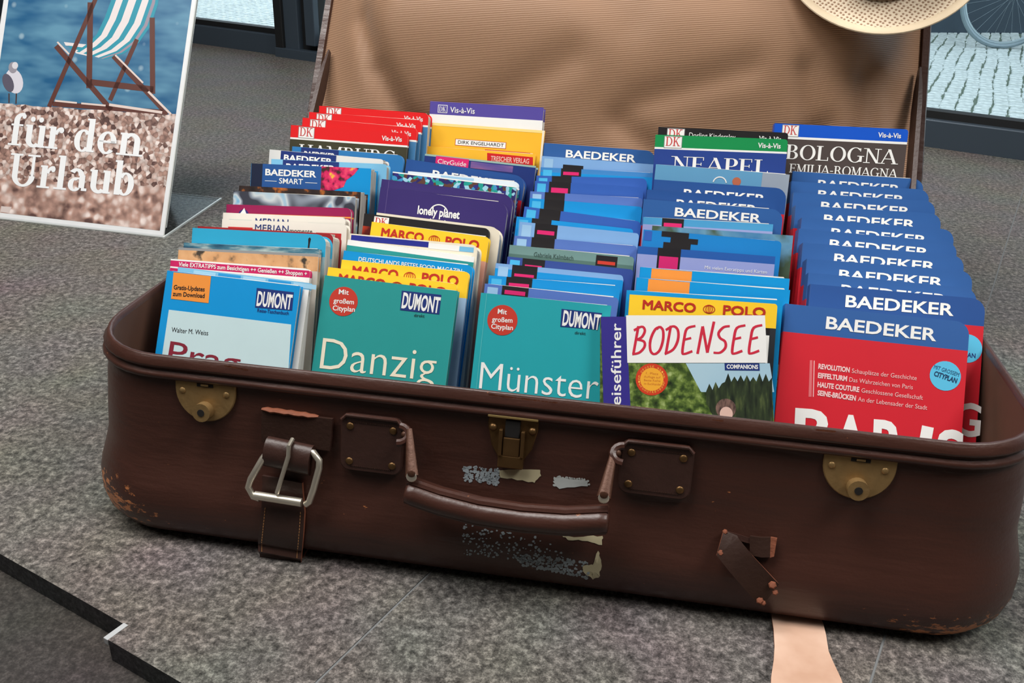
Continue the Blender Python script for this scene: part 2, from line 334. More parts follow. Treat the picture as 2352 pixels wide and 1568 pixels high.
def pages_mat():
    m, t, b = nt('page_edges'); tc = t.nodes.new('ShaderNodeTexCoord'); wv = t.nodes.new('ShaderNodeTexNoise'); wv.inputs['Scale'].default_value = 30
    mp = t.nodes.new('ShaderNodeMapping'); mp.inputs['Scale'].default_value = (1, 60, 1); t.links.new(tc.outputs['Object'], mp.inputs[0]); t.links.new(mp.outputs[0], wv.inputs['Vector'])
    r = t.nodes.new('ShaderNodeValToRGB'); r.color_ramp.elements[0].position = .35; r.color_ramp.elements[0].color = lin((150, 145, 136)); r.color_ramp.elements[1].position = .6; r.color_ramp.elements[1].color = lin((222, 217, 206))
    t.links.new(wv.outputs['Fac'], r.inputs[0]); t.links.new(r.outputs[0], b.inputs['Base Color']); b.inputs['Roughness'].default_value = .85; return m
M_pages = pages_mat()
WH = ink((238, 238, 236)); CREAM = ink((236, 226, 204)); BLK = ink((30, 27, 30)); PINK = ink((214, 36, 110)); BAED = ink((34, 78, 146)); BAED2 = ink((44, 92, 158)); NAVY = ink((28, 50, 118))
REDB = ink((206, 30, 46)); DKRED = ink((226, 26, 30)); YEL = ink((250, 204, 44)); MPRED = ink((186, 44, 30)); TEAL = ink((38, 148, 146)); TEAL2 = ink((34, 160, 170)); CYAN = ink((0, 146, 214)); CYAN2 = ink((44, 166, 208))
PURP = ink((56, 42, 108)); ORNG = ink((240, 148, 62)); GREEN = ink((16, 140, 76)); GREY = ink((150, 150, 150)); BLACKINK = ink((24, 34, 60)); MAR = ink((150, 24, 80)); STK = ink((196, 58, 44)); LBLUE = ink((120, 186, 222))
PH_water = ramp_mat('photo_water', [(.3, (20, 60, 90)), (.5, (70, 120, 140)), (.7, (190, 205, 200))], 40, stretch=(1, 1, 4))
PH_sand = ramp_mat('photo_lizards', [(.3, (90, 80, 66)), (.42, (214, 160, 112)), (.62, (226, 176, 128)), (.7, (70, 62, 54))], 70, detail=3)
PH_wind = ramp_mat('photo_propeller', [(.38, (58, 60, 72)), (.45, (140, 150, 164)), (.5, (200, 208, 212)), (.58, (110, 174, 210)), (.7, (150, 200, 226))], 26, detail=1, dist=1)
PH_dark = ramp_mat('photo_night', [(.35, (26, 20, 22)), (.55, (54, 40, 36)), (.64, (196, 110, 40)), (.7, (40, 30, 28))], 60)
PH_flow = ramp_mat('photo_flowers', [(.36, (60, 46, 36)), (.42, (120, 20, 60)), (.5, (214, 40, 96)), (.62, (236, 70, 110)), (.7, (240, 190, 60))], 120, detail=2)
PH_mosaic = ramp_mat('photo_mosaic', [(0, (40, 36, 96)), (.3, (60, 140, 190)), (.45, (30, 150, 140)), (.6, (150, 200, 220)), (.75, (90, 60, 50)), (.88, (44, 44, 120))], 260, kind='vor', interp='CONSTANT')
PH_sunset = ramp_mat('photo_sunset', [(.35, (40, 60, 140)), (.5, (120, 90, 150)), (.62, (226, 120, 110))], 30, stretch=(.3, 1, 2))
PH_coast = ramp_mat('photo_coast', [(.35, (60, 120, 170)), (.5, (100, 150, 180)), (.6, (70, 90, 70))], 20)
PH_tree = ramp_mat('photo_trees', [(.32, (26, 38, 20)), (.46, (62, 84, 34)), (.58, (112, 134, 62)), (.7, (168, 184, 120))], 150, detail=5)
PH_forest = ramp_mat('photo_forest', [(.35, (26, 34, 26)), (.55, (48, 60, 38)), (.7, (84, 96, 56))], 90, detail=4, stretch=(3, 1, .6))
PH_sky = ramp_mat('photo_sky', [(.3, (140, 182, 208)), (.7, (184, 212, 224))], 8)
PH_hair = ramp_mat('photo_hair', [(.35, (60, 46, 44)), (.6, (128, 100, 90))], 120, stretch=(3, 1, 1))
M_red_edge = ramp_mat('photo_autumn', [(.35, (90, 20, 16)), (.5, (170, 50, 26)), (.65, (220, 120, 40))], 40)

# ------------------------------------------------------------------ room, floor, window, street
ax = Vector((.9347, -.3559, 0)); an = Vector((.3559, .9347, 0))
def sr(s, r, z): return tuple(ax*s + an*r + Vector((0, 0, z)))
floor = empty('floor'); floor['kind'] = 'structure'
mb = MB(sr)
mb.box((-420, -42.0, -6), (420, 152.6, -.05), M_joint); mb.box((-12, -43.6, -6), (420, -42, -.05), M_joint); mb.build('floor_bed', floor, label='pale mortar bed showing in the joints')
js = [-420, -12.4, 2.4, 34.2, 66, 97.8, 420]; e0 = [-42.3, -43.9, -43.9, -43.9, -43.9, -43.9]
M_riser_shade = granite('granite_riser_shade', (30, 31, 33), (50, 51, 53), (80, 81, 83), .45, .2)  # darker granite on the slab edges paints in the shade of the unlit step
g = .09
mb = MB(sr); P = [(-420, -42.3), (-12.4, -42.3), (-12.4, -43.9), (2.4-g, -43.9), (2.4-g, 152.6), (-420, 152.6)]; n = 6
mb.add([(a, b, 0) for a, b in P], [tuple(range(n))], M_slab); mb.add([(a, b, z) for z in (0, -2.4) for a, b in P], [((i+1) % n, i, n+i, n+(i+1) % n) for i in range(n)], M_riser_shade); mb.build('stone_slab', floor)
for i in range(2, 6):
    mb = MB(sr); mb.box((js[i]+g, e0[i], -2.4), (js[i+1]-g, 152.6, 0), M_slab); mb.mi(M_riser_shade); mb.m[2] = 1; mb.build('stone_slab', floor)
mb = MB(sr); mb.box((-12.85, -43.95, -.5), (-12.38, -42.2, .03), mat('pale_nosing', (176, 178, 180), .5)); mb.build('edge_strip', floor, bevel=.05, label='pale metal edge strip at the step corner')
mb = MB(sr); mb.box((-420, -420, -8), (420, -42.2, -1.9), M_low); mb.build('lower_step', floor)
def wall(name, a, b, m):
    mb = MB(sr); mb.box(a, b, m); o = mb.build(name); o['kind'] = 'structure'; return o
M_wall = mat('shop_wall', (120, 112, 104), .9); M_ceil = mat('shop_ceiling', (176, 172, 166), .9)
wall('wall_back', (-430, -430, -8), (430, -420, 262), M_wall); wall('wall_left', (-430, -430, -8), (-420, 153, 262), M_wall)  # unseen shop walls and ceiling, added to block sky light and reflections
wall('wall_right', (420, -430, -8), (430, 153, 262), M_wall); wall('ceiling', (-430, -430, 256), (430, 160, 262), M_ceil)
# window front
def glass():
    m = bpy.data.materials.new('window_glass'); m.use_nodes = True; t = m.node_tree; t.nodes.clear()
    o = t.nodes.new('ShaderNodeOutputMaterial'); mx = t.nodes.new('ShaderNodeMixShader'); tr = t.nodes.new('ShaderNodeBsdfTransparent'); gl = t.nodes.new('ShaderNodeBsdfGlossy')
    tr.inputs[0].default_value = (.94, .97, .97, 1); gl.inputs['Roughness'].default_value = .02
    lw = t.nodes.new('ShaderNodeLayerWeight'); lw.inputs[0].default_value = .2
    t.links.new(lw.outputs['Fresnel'], mx.inputs[0]); t.links.new(tr.outputs[0], mx.inputs[1]); t.links.new(gl.outputs[0], mx.inputs[2]); t.links.new(mx.outputs[0], o.inputs[0]); return m
M_glass = glass()
def s_of(px, z=0):
    P = hit(px, an*152.7, an); return P.dot(ax)
sm0 = s_of((641, 60)); sm1 = s_of((729, 60))
bounds = [(-420, sm0), (sm1, 420)]
for i, (a, b) in enumerate(bounds):
    win = empty('window_%d' % (i+1)); win['kind'] = 'structure'
    mb = MB(sr); mb.box((a, 152.7, -2), (b, 158.5, 6.0), M_frame); mb.build('window_sill', win, bevel=.25)
    mb = MB(sr); mb.box((a, 154.6, 6.0), (b, 158.5, 7.6), M_framed); mb.build('gasket', win)
    mb = MB(sr); mb.box((a, 156.5, 7.0), (b, 157.1, 250), M_glass); mb.build('window_pane', win)
    mb = MB(sr); mb.box((a, 152.7, 249), (b, 158.5, 258), M_frame); mb.build('window_head', win)
post = empty('trim_1'); post['kind'] = 'structure'
d = sm1-sm0
mb = MB(sr); mb.box((sm0, 153.5, -2), (sm1, 158.5, 258), M_framed); mb.build('mullion_core', post)
mb = MB(sr); mb.box((sm0, 150.6, 2.6), (sm0+d*.2, 154, 258), M_framed); mb.box((sm0+d*.2, 151.6, 2.6), (sm0+d*.56, 154, 258), M_frame); mb.box((sm0+d*.76, 151.2, 4.4), (sm1, 154, 258), M_frame); mb.build('mullion_profile', post, bevel=.2)
mb = MB(sr); mb.box((sm0, 150, -1), (sm1+6, 153.5, 2.8), M_frame); mb.build('mullion_foot', post, bevel=.2)
# street
SZ = -34
street = empty('street'); street['kind'] = 'structure'
M_cob = ramp_mat('cobble_stone', [(.3, (170, 178, 176)), (.5, (206, 214, 212)), (.7, (228, 234, 232))], 30, rough=.45, coat=.15, bump=.5)
M_mort = mat('cobble_joint', (98, 112, 98), .9, var=.3)
M_pav = ramp_mat('far_paving', [(0, (120, 132, 126)), (.3, (178, 188, 184)), (.6, (204, 212, 208)), (1, (222, 228, 226))], 14, kind='vor', rough=.5, coat=.1)
mb = MB(sr); mb.box((-1500, 160, SZ-8), (1200, 4000, SZ-1.0), M_pav); mb.build('street_bed', street)
mb = MB(sr); mb.box((-130, 340, SZ-2), (60, 800, SZ-.9), M_mort); mb.build('joint_bed', street)
mb = MB(sr); mb.box((-720, 340, SZ-2), (-430, 640, SZ-.9), M_mort); mb.build('joint_bed', street)
cob = None; cnt = 0; far = []
def cobmesh(k):
    m = MB(); r = random.Random(k); a = 3.15
    lo = [(-a, -a), (a, -a), (a, a), (-a, a)]
    base = [(x*1.04, y*1.04, -1.2) for x, y in lo]; mid = [(x*1.02+r.uniform(-.15, .15), y*1.02+r.uniform(-.15, .15), -.35) for x, y in lo]; top = [(x*.8, y*.8, r.uniform(-.1, .15)) for x, y in lo]
    m.add(base+mid+top, [(0, 1, 5, 4), (1, 2, 6, 5), (2, 3, 7, 6), (3, 0, 4, 7), (4, 5, 9, 8), (5, 6, 10, 9), (6, 7, 11, 10), (7, 4, 8, 11), (8, 9, 10, 11)], M_cob); return m
pm = []
for k in range(6):
    o = cobmesh(k).build('cobble', street); pm.append(o.data); bpy.data.objects.remove(o)
def project(P):
    q = RM.transposed() @ (Vector(P)-CAM_P)
    return (1176+FPX*q.x/-q.z, 784-FPX*q.y/-q.z)
cands = []
cs, cr_ = 7.1, 7.7; ca, cb = ax.copy(), an.copy(); ca.rotate(Matrix.Rotation(radians(4), 3, 'Z')); cb.rotate(Matrix.Rotation(radians(4), 3, 'Z'))
for j in range(0, 150):
    for i in range(-110, 45):
        s = i*cs + (random.random()-.5)*.9+.7*sin(j*.35+i*.9); r = 100+j*cr_+(random.random()-.5)*.3 + (i % 2)*.4
        P = ca*s+cb*r+Vector((0, 0, SZ))
        if P.dot(an) < 164: continue
        x, y = project(P)
        if (2120 < x < 2375 and 40 < y < 300) or (425 < x < 745 and -15 < y < 75): cands.append((r, s, P, x))
cands.sort(key=lambda c: (c[3] < 1000, c[0]))
rz = math.atan2(ca.y, ca.x)
stuff = MB()
for n, (r, s, P, x) in enumerate(cands):
    if n < 300:
        o = bpy.data.objects.new('cobble', pm[random.randrange(6)]); C.objects.link(o); o.parent = street
        o.location = (P+Vector((0, 0, random.uniform(-.15, .2))))*S; o.rotation_euler = (0, 0, rz+random.uniform(-.05, .05)+random.randrange(4)*pi/2)
    else:
        M = Matrix.Translation(P) @ Matrix.Rotation(rz, 4, 'Z'); a = 3.2
        stuff.add([tuple(M @ Vector(v)) for v in ((-a, -a, -1.2), (a, -a, -1.2), (a, a, -1.2), (-a, a, -1.2), (-a*.85, -a*.85, 0), (a*.85, -a*.85, 0), (a*.85, a*.85, 0), (-a*.85, a*.85, 0))],
                  [(0, 1, 5, 4), (1, 2, 6, 5), (2, 3, 7, 6), (3, 0, 4, 7), (4, 5, 6, 7)], M_cob)
if stuff.v: stuff.build('far_cobbles', street, kind='stuff')
# dark house front behind the bicycle
def hw(a, b, z): return (120+.92*a-.39*b, 654+.39*a+.92*b, z)
mb = MB(hw); mb.box((0, 6, SZ-1), (600, 30, 420), mat('house_front', (30, 42, 56), .6, var=.2, vscale=4)); o = mb.build('house_wall')
mb = MB(hw); mb.box((0, 0, SZ-1), (600, 6.5, SZ+24), mat('house_plinth', (50, 64, 76), .7, var=.25, vscale=6)); p_ = mb.build('plinth', o)
tag(o, 'dark blue-grey house front across the street behind the bicycle', 'wall')

# bicycle behind the glass
Pc = hit((2296, 111), (0, 0, SZ), (0, 0, 1)); bc = Vector((Pc.x, Pc.y, SZ+34.5))
bdir = Vector((RM.col[0][0], RM.col[0][1], 0)).normalized()        # the bicycle stands about parallel to the picture
def bk(x, y, z): n = Vector((-bdir.y, bdir.x, 0)); return tuple(bc + bdir*x + n*y + Vector((0, 0, z)))
bike = empty('bicycle', bc - Vector((0, 0, 34.5))); tag(bike, 'parked bicycle on the cobbles outside, seen at the right edge', 'bicycle')
M_tyre = mat('tyre', (136, 152, 160), .45, .2); M_rim = mat('rim', (176, 190, 196), .3, .7); M_btube = mat('bike_tube', (150, 166, 176), .35, .5); M_bdark = mat('bike_dark', (30, 36, 42), .5)
def link(o, parent):
    o.parent = parent; o.matrix_parent_inverse = parent.matrix_world.inverted() if parent.matrix_world != Matrix() else Matrix.Translation(-(parent.location)); return o
bikeinv = Matrix.Translation(-bike.location)
def bpart(mb, name, par=None, **k):
    o = mb.build(name, None, **k); o.parent = par or bike
    if par is None: o.matrix_parent_inverse = bikeinv
    return o
for wx in (0, 104):
    mb = MB(bk); ring = [(wx+33*cos(a), 0, 33*sin(a)) for a in [2*pi*i/48 for i in range(48)]]
    mb.tube(ring, 1.7, M_tyre, 8, up=(0, 1, 0), closed=True); wh = bpart(mb, 'wheel', smooth=True)
    mb = MB(bk); mb.tube([(wx+31*cos(a), 0, 31*sin(a)) for a in [2*pi*i/48 for i in range(48)]], .9, M_rim, 6, up=(0, 1, 0), closed=True); bpart(mb, 'wheel_rim', wh, smooth=True)
    mb = MB(bk)
    for k in range(28):
        a = 2*pi*k/28; mb.tube([(wx+1.8*cos(a+.6), (-1) ** k*2, 1.8*sin(a+.6)), (wx+31*cos(a), 0, 31*sin(a))], .045, M_rim, 4, up=(0, 1, .01))
    bpart(mb, 'spokes', wh)
    mb = MB(bk); mb.tube([(wx, -4, 0), (wx, 4, 0)], 1.9, M_btube, 10); bpart(mb, 'hub', wh, smooth=True)
mb = MB(bk)
for a, b in (((0, 3, 0), (-2, 3, 55)), ((-2, 0, 55), (-8, 0, 72)), ((-4, 0, 58), (42, 0, -6)), ((42, 0, -6), (62, 0, 58)), ((-3, 0, 60), (60, 0, 52)), ((42, 3, -6), (104, 3, 0)), ((104, 3, 0), (62, 2, 52)), ((0, -3, 0), (-2, -3, 55))):
    mb.tube([a, b], 1.3, M_btube, 8, up=(0, 1, .02))
mb.tube([(0, -4, -1), (-29, -4, 1)], .9, M_btube, 8, up=(0, 1, .02))
bpart(mb, 'bike_frame', smooth=True)
mb = MB(bk); mb.tube([(42, -8, -6), (42, 8, -6)], 2.2, M_bdark, 10); mb.tube([(42, -8, -6), (29, -8, -17)], 1, M_bdark, 8, up=(0, 1, 0)); mb.tube([(42, 8, -6), (55, 8, 6)], 1, M_bdark, 8, up=(0, 1, 0)); crank = bpart(mb, 'crank', smooth=True)
mb = MB(bk); mb.box((13, -14, -21), (22, -8, -18.5), M_bdark); pd = bpart(mb, 'pedal', crank, bevel=.3)
mb = MB(bk); mb.box((13.5, -14.4, -21.4), (18, -13.9, -16.8), mat('reflector_orange', (230, 140, 40), .3)); bpart(mb, 'reflector', crank, label='orange pedal reflector')
mb = MB(bk); mb.box((54, -8, 66), (80, 8, 70), M_bdark); bpart(mb, 'saddle', bevel=2)
mb = MB(bk); mb.tube([(-8, -28, 76), (-10, 0, 72), (-8, 28, 76)], 1.2, M_btube, 8); bpart(mb, 'handlebar', smooth=True)

# ------------------------------------------------------------------ suitcase
W2, D2 = 36.0, 23.0; ZL, HT = 13.7, 15.3; SL = 3.0
case = empty('suitcase'); tag(case, 'open old brown leather suitcase filled with rows of travel guides', 'suitcase')
def loop(z, off, top=0):
    k = max(0, (ZL-z)/ZL) if z < ZL else 0
    xx = .45*max(0, min(1, (13.2-z)/2))*min(1, z/1.5);  x1 = W2 + off + xx; yf = -D2-off-SL*k; yb = D2+off; r = max(.6, 7.0+off*.9); n = 9; out = []
    for cx, cy, a0 in ((-x1+r, yf+r, pi), (x1-r, yf+r, 1.5*pi), (x1-r, yb-r, 0), (-x1+r, yb-r, pi/2)):
        out += [(cx+r*cos(a0+pi/2*i/n), cy+r*sin(a0+pi/2*i/n), z) for i in range(n+1)]
    # straight runs subdivided so the surface can be read everywhere
    res = []
    for i, p in enumerate(out):
        q = out[(i+1) % len(out)]; L_ = math.dist(p, q); m_ = 14 if L_ > 8 else 1
        for j in range(m_): res.append(tuple(p[c]+(q[c]-p[c])*j/m_ for c in range(3)))
    return res
def loft(mb, prof, m, cap0=False, cap1=False):
    ls = [loop(z, o) for z, o in prof]; n = len(ls[0]); vs = sum(ls, [])
    fs = [(k*n+i, k*n+(i+1) % n, (k+1)*n+(i+1) % n, (k+1)*n+i) for k in range(len(ls)-1) for i in range(n)]
    if cap0: fs.append(tuple(range(n))[::-1])
    if cap1: fs.append(tuple((len(ls)-1)*n+i for i in range(n)))
    mb.add(vs, fs, m)
mb = MB()
loft(mb, [(0, -3.2), (.06, -2.2), (.4, -1.1), (.9, -.35), (1.6, .15), (2.6, .5), (3.8, .6), (4.8, .45), (6, .14), (7.2, -.1), (9, -.1), (12, -.03), (ZL, 0)], M_leather, cap0=True)
body = mb.build('case_body', case, smooth=True, angle=60)
me = body.data; bvh = BVHTree.FromPolygons([v.co/S for v in me.vertices], [tuple(p.vertices) for p in me.polygons])
mb = MB()
loft(mb, [(ZL-.15, -.05), (ZL-.1, .38), (ZL+.12, .5), (ZL+.35, .42), (ZL+.5, .12), (ZL+.62, .1), (ZL+.8, .3), (ZL+1.0, .32), (ZL+1.3, .05), (HT, -.05), (HT+.06, -.2), (HT, -.38), (HT-.5, -.42)], M_leather)
mb.build('rim', case, smooth=True, angle=80)
mb = MB(); loft(mb, [(HT-.5, -.42), (10, -.45), (4, -.5), (.9, -.9)], M_inner, cap1=True); mb.build('inner_lining', case, smooth=True, angle=50)
# hidden wedge that carries the books
mb = MB()
def zw(y): return 1.0+max(0, min(1, (y+19)/36))*4.0
mb.add([(-30, -19, .95), (30, -19, .95), (30, 20, .95), (-30, 20, .95), (-30, -18.9, 1.0), (30, -18.9, 1.0), (30, 17, 5.0), (-30, 17, 5.0), (30, 20, 5.0), (-30, 20, 5.0)],
       [(0, 1, 5, 4), (4, 5, 6, 7), (7, 6, 8, 9), (2, 3, 9, 8), (1, 2, 8, 6, 5), (3, 0, 4, 7, 9), (0, 3, 2, 1)], M_insert)
mb.build('display_insert', case)

# face frame: x along the front, t up the leaning face from the rim line, d outwards
ph = math.atan2(SL, ZL); fu = Vector((0, sin(ph), cos(ph))); fn_ = Vector((0, -cos(ph), sin(ph))); fo = Vector((0, -D2, ZL))
def fw(x, d, t): return tuple(fo + Vector((x, 0, 0)) + fu*t + fn_*(-d))     # d = -outwards, like y
def fp(px, off=0):
    P = hit(px, fo+fn_*off, fn_); return (P.x, (P-fo-fn_*off).dot(fu))
def onbody(px, off=.05):
    h = bvh.ray_cast(CAM_P, ray(px)); return (h[0]+h[1]*off*(1 if h[1].dot(ray(px)) < 0 else -1)) if h[0] else None
# locks
def lock(cx, tt, name='lock'):
    wd = 2.45; pts = [(cx+wd*cos(a), tt-.75+2.5*sin(a)) for a in [pi+pi*i/20 for i in range(21)]]+[(cx+wd, tt), (cx-wd, tt)]
    mb = MB(fw); mb.prism(pts, -.22, 0, M_brass, bev=.08); o = mb.build('lock_plate', case, smooth=True, angle=30)
    for sx in (-1.85, 1.7):
        mb = MB(fw); mb.dome((cx+sx, -.2, tt-.95), .26, .14, M_brass); mb.build('rivet', o, smooth=True)
    mb = MB(fw); mb.tube([(cx, -.15, tt-2.35), (cx, -.95, tt-2.35)], .72, M_brass, 18, cap=True); b_ = mb.build('key_barrel', o, smooth=True)
    mb = MB(fw); mb.tube([(cx, -.9, tt-2.35), (cx, -.99, tt-2.35)], .28, M_hole, 14); mb.build('keyhole', o)
    mb = MB(fw); mb.box((cx-.65, -.26, tt-.5), (cx+.65, -.18, tt-.22), M_hole); mb.box((cx-.3, -.34, tt-.42), (cx+.3, -.22, tt-.26), M_brass); mb.box((cx-.5, -.45, tt+.05), (cx+.5, -.1, tt+.3), M_strapdk); mb.build('hasp_slot', o)
x, t_ = fp((474, 871)); lock(x, t_-.05)
x, t_ = fp((1978, 1041)); lock(x, t_-.05)
# centre latch
x, t_ = fp((1181, 954)); a = 1.85
mb = MB(fw); mb.prism([(x-.75, t_-3.6), (x-1.5, t_-2.4), (x-a, t_-.9), (x-a, t_), (x+a, t_), (x+a, t_-.9), (x+1.5, t_-2.4), (x+.75, t_-3.6)][::1], -.2, 0, M_brassdk, bev=.08); lt = mb.build('latch', case, smooth=True, angle=30)
mb = MB(fw); mb.box((x-a, -.55, t_-.12), (x+a, .0, t_+.05), M_brassbr); mb.build('latch_hinge', lt, bevel=.05)
mb = MB(fw); mb.box((x-.95, -.62, t_-3.0), (x-.68, -.1, t_-1.0), M_brassdk); mb.box((x+.68, -.62, t_-3.0), (x+.95, -.1, t_-1.0), M_brassdk); mb.build('latch_arm', lt, bevel=.05)
mb = MB(fw); mb.box((x-.55, -.4, t_-1.6), (x+.55, -.2, t_-.3), M_hole); mb.box((x-.62, -.5, t_-3.0), (x+.62, -.15, t_-1.6), M_brassdk); mb.build('latch_tongue', lt, bevel=.06)
mb = MB(fw); mb.box((x-.95, -.5, t_-3.95), (x+.95, -.02, t_-2.95), M_brassdk); mb.build('latch_tab', lt, bevel=.1)
for sx in (-1.45, 1.45):
    mb = MB(fw); mb.dome((x+sx, -.2, t_-.95), .32, .3, M_brassdk); mb.build('rivet', lt, smooth=True)
# handle tabs
def tab(pxs, rivs):
    q = [fp(p) for p in pxs]; x0 = min(p[0] for p in q); x1 = max(p[0] for p in q); t0 = min(p[1] for p in q); t1 = max(p[1] for p in q)
    return x0, x1, t0, t1
def make_tab(x0, x1, t0, t1, side):
    mb = MB(fw); pts = rrect(x0, t0, x1, t1, .7, 4); mb.prism(pts, -.42, 0, M_strap, bev=.12); o = mb.build('handle_tab', case, smooth=True, angle=35)
    mb = MB(fw); mb.sweep([(x, -.45, t) for x, t in rrect(x0+.12, t1-.32, x1-.12, t1-.02, .1, 2)[:0] or [(x0+.1, t1-.5), (x0+.45, t1-.12), (x1-.45, t1-.12), (x1-.1, t1-.5)]], [(.16*cos(k*pi/4), .16*sin(k*pi/4)) for k in range(8)], M_leather, up=fn_); mb.build('tab_edge', o, smooth=True)
    for rx, rt in ((x0+.75, t0+.75), (x0+.75, t1-.95), (x1-.75, t0+.75), (x1-.75, t1-.95)):
        mb = MB(fw); mb.dome((rx, -.42, rt), .3, .14, M_brassdk); mb.build('rivet', o, smooth=True)
    mb = MB(fw); k = 22
    for zz in (t0+.4, t1-.6):
        for i in range(k):
            u = x0+.8+(x1-x0-1.6)*i/k; mb.box((u, -.46, zz-.04), (u+(x1-x0-1.6)/k*.6, -.42, zz+.04), M_strapdk)
    mb.build('stitching', o, kind='stuff')
    sx = x1 if side > 0 else x0
    mb = MB(fw); mb.tube([(sx+side*(-.2+.75*sin(a)), -.5-.75*(1-cos(a))*.5, t1-1.0+.75*cos(a)*.7) for a in [pi*i/8 for i in range(9)]], .3, M_leather, 8, up=(1, 0, 0)); mb.build('tab_loop', o, smooth=True)
    mb = MB(fw); mb.dome((sx+side*.25, -.75, t1-1.0), .3, .25, M_rust); mb.build('loop_pin', o, smooth=True)
x0, t1 = fp((787, 945)); x1, _ = fp((930, 970)); _, t0 = fp((860, 1082)); t1 = fp((860, 952))[1]
make_tab(x0, x1, t0, t1, 1); LT = (x1+.3, t1-1.0)
x0, _ = fp((1424, 1060)); x1, _ = fp((1592, 1070)); t1 = fp((1510, 1012))[1]; t0 = fp((1505, 1136))[1]
make_tab(x0, x1, t0, t1, -1); RT = (x0-.3, t1-1.0)
# handle (hangs about 3 cm in front of the face)
HO = 2.6
hp = [fp(p, HO) for p in ((938, 1112), (1010, 1137), (1100, 1160), (1200, 1175), (1300, 1182), (1396, 1178))]
mb = MB(fw)
prof = [(1.0*cos(a), 1.3*sin(a)) for a in [2*pi*i/16 for i in range(16)]]
prof = [(max(-.82, min(.82, q[0])), q[1]) for q in prof]
pts = [(x, -HO+.35, t-.55) for x, t in hp]
P2 = []
for i in range(len(pts)-1):
    for j in range(5): P2.append(tuple(pts[i][c]+(pts[i+1][c]-pts[i][c])*j/5 for c in range(3)))
P2.append(pts[-1]); P2 = [(P2[0][0]-.15, P2[0][1], P2[0][2]+.02)]+P2+[(P2[-1][0]+.15, P2[-1][1], P2[-1][2])]
mb.sweep(P2, prof, M_leather, up=(0, -1, 0), scl=[.8]+[1]*(len(P2)-2)+[.8])
handle = mb.build('handle', case, smooth=True, angle=70)
mb = MB(fw); mb.tube([(x, y-.5, t+.85) for x, y, t in P2[1:-1]], .33, M_leather, 8); mb.build('handle_piping', handle, smooth=True)
mb = MB(fw); mb.tube([(x, y+.45, t-1.15) for x, y, t in P2[1:-1]], .3, M_leather, 8); mb.build('handle_seam', handle, smooth=True)
mx_ = fp((1215, 1215), HO)
mb = MB(fw); mb.box((mx_[0]-1.3, -HO-.1, mx_[1]-.15), (mx_[0]+1.2, -HO+.4, mx_[1]+.35), M_strap); mb.build('torn_flap', handle, bevel=.15)
for (a, b, nm) in (((940, 985), (943, 1098), 0), ((1410, 1038), (1386, 1147), 1)):
    A_ = fp(a, .9); B_ = fp(b, HO+.8); n = 8
    mb = MB(fw); P_ = [(A_[0]+(B_[0]-A_[0])*i/n, -.9-(HO+.0-.9+.45)*i/n-.0, A_[1]+(B_[1]-A_[1])*i/n) for i in range(n+1)]
    mb.sweep(P_, [(q[0]*.42, q[1]*.2) for q in [(cos(2*pi*i/12), sin(2*pi*i/12)) for i in range(12)]], M_rust, up=(0, -1, 0), scl=[.55+.65*i/n for i in range(n+1)])
    lk = mb.build('handle_link', case, smooth=True)
    mb = MB(fw); e = P_[-1]; mb.dome((e[0], e[1]-.12, e[2]), .4, .12, M_nickel); mb.build('link_end', lk, smooth=True)
    mb = MB(fw); mb.dome((e[0], e[1]-.2, e[2]+.3), .3, .1, M_rust); mb.build('link_rivet', lk, smooth=True)
# buckle strap on the left
def strip(name, rows, th, m, par, label=None, edge=None):
    """leather strip through rows of (left point, right point), thickness th towards the viewer"""
    mb = MB(); vs = []; K = len(rows)
    for i, (a, b) in enumerate(rows):
        a, b = Vector(a), Vector(b); t = (Vector(rows[min(i+1, K-1)][0])-Vector(rows[max(i-1, 0)][0])).normalized(); n = (b-a).cross(t).normalized()
        if n.dot(CAM_P-a) < 0: n = -n
        vs += [tuple(a), tuple(b), tuple(b+n*th), tuple(a+n*th)]
    fs = [(i*4+j, i*4+(j+1) % 4, i*4+4+(j+1) % 4, i*4+4+j) for i in range(K-1) for j in range(4)]+[(0, 1, 2, 3), ((K-1)*4+3, (K-1)*4+2, (K-1)*4+1, (K-1)*4)]
    mb.add(vs, fs, m)
    if edge: mb.m = [mb.mi(edge) if (k < 4*(K-1) and k % 4 in (1, 3)) else mb.m[k] for k in range(len(mb.m))]
    return mb.build(name, par, smooth=True, angle=40, label=label)
def bpx(p, off):
    P = onbody(p, off)
    return P if P is not None else hit(p, fo+fn_*off, fn_)
rows = [(bpx((607, 940), .12), bpx((768, 958), .12)), (bpx((606, 985), .15), bpx((766, 1002), .15)), (bpx((607, 1010), .15), bpx((762, 1030), .15))]
strip('strap_upper', rows, .35, M_strapdk, case, edge=M_strap)
a, b = bpx((606, 936), .3), bpx((735, 954), .3)
mb = MB(); mb.sweep([a+(b-a)*(i/12)+Vector((0, 0, .04*math.sin(i*2.3))) for i in range(13)], [(.2*cos(k*pi/4), .36*sin(k*pi/4)) for k in range(8)], M_raw, up=fn_, scl=[.5, .9]+[1]*8+[.9, .8, .4]); mb.build('torn_edge', case, smooth=True, label='raw orange torn leather edge')
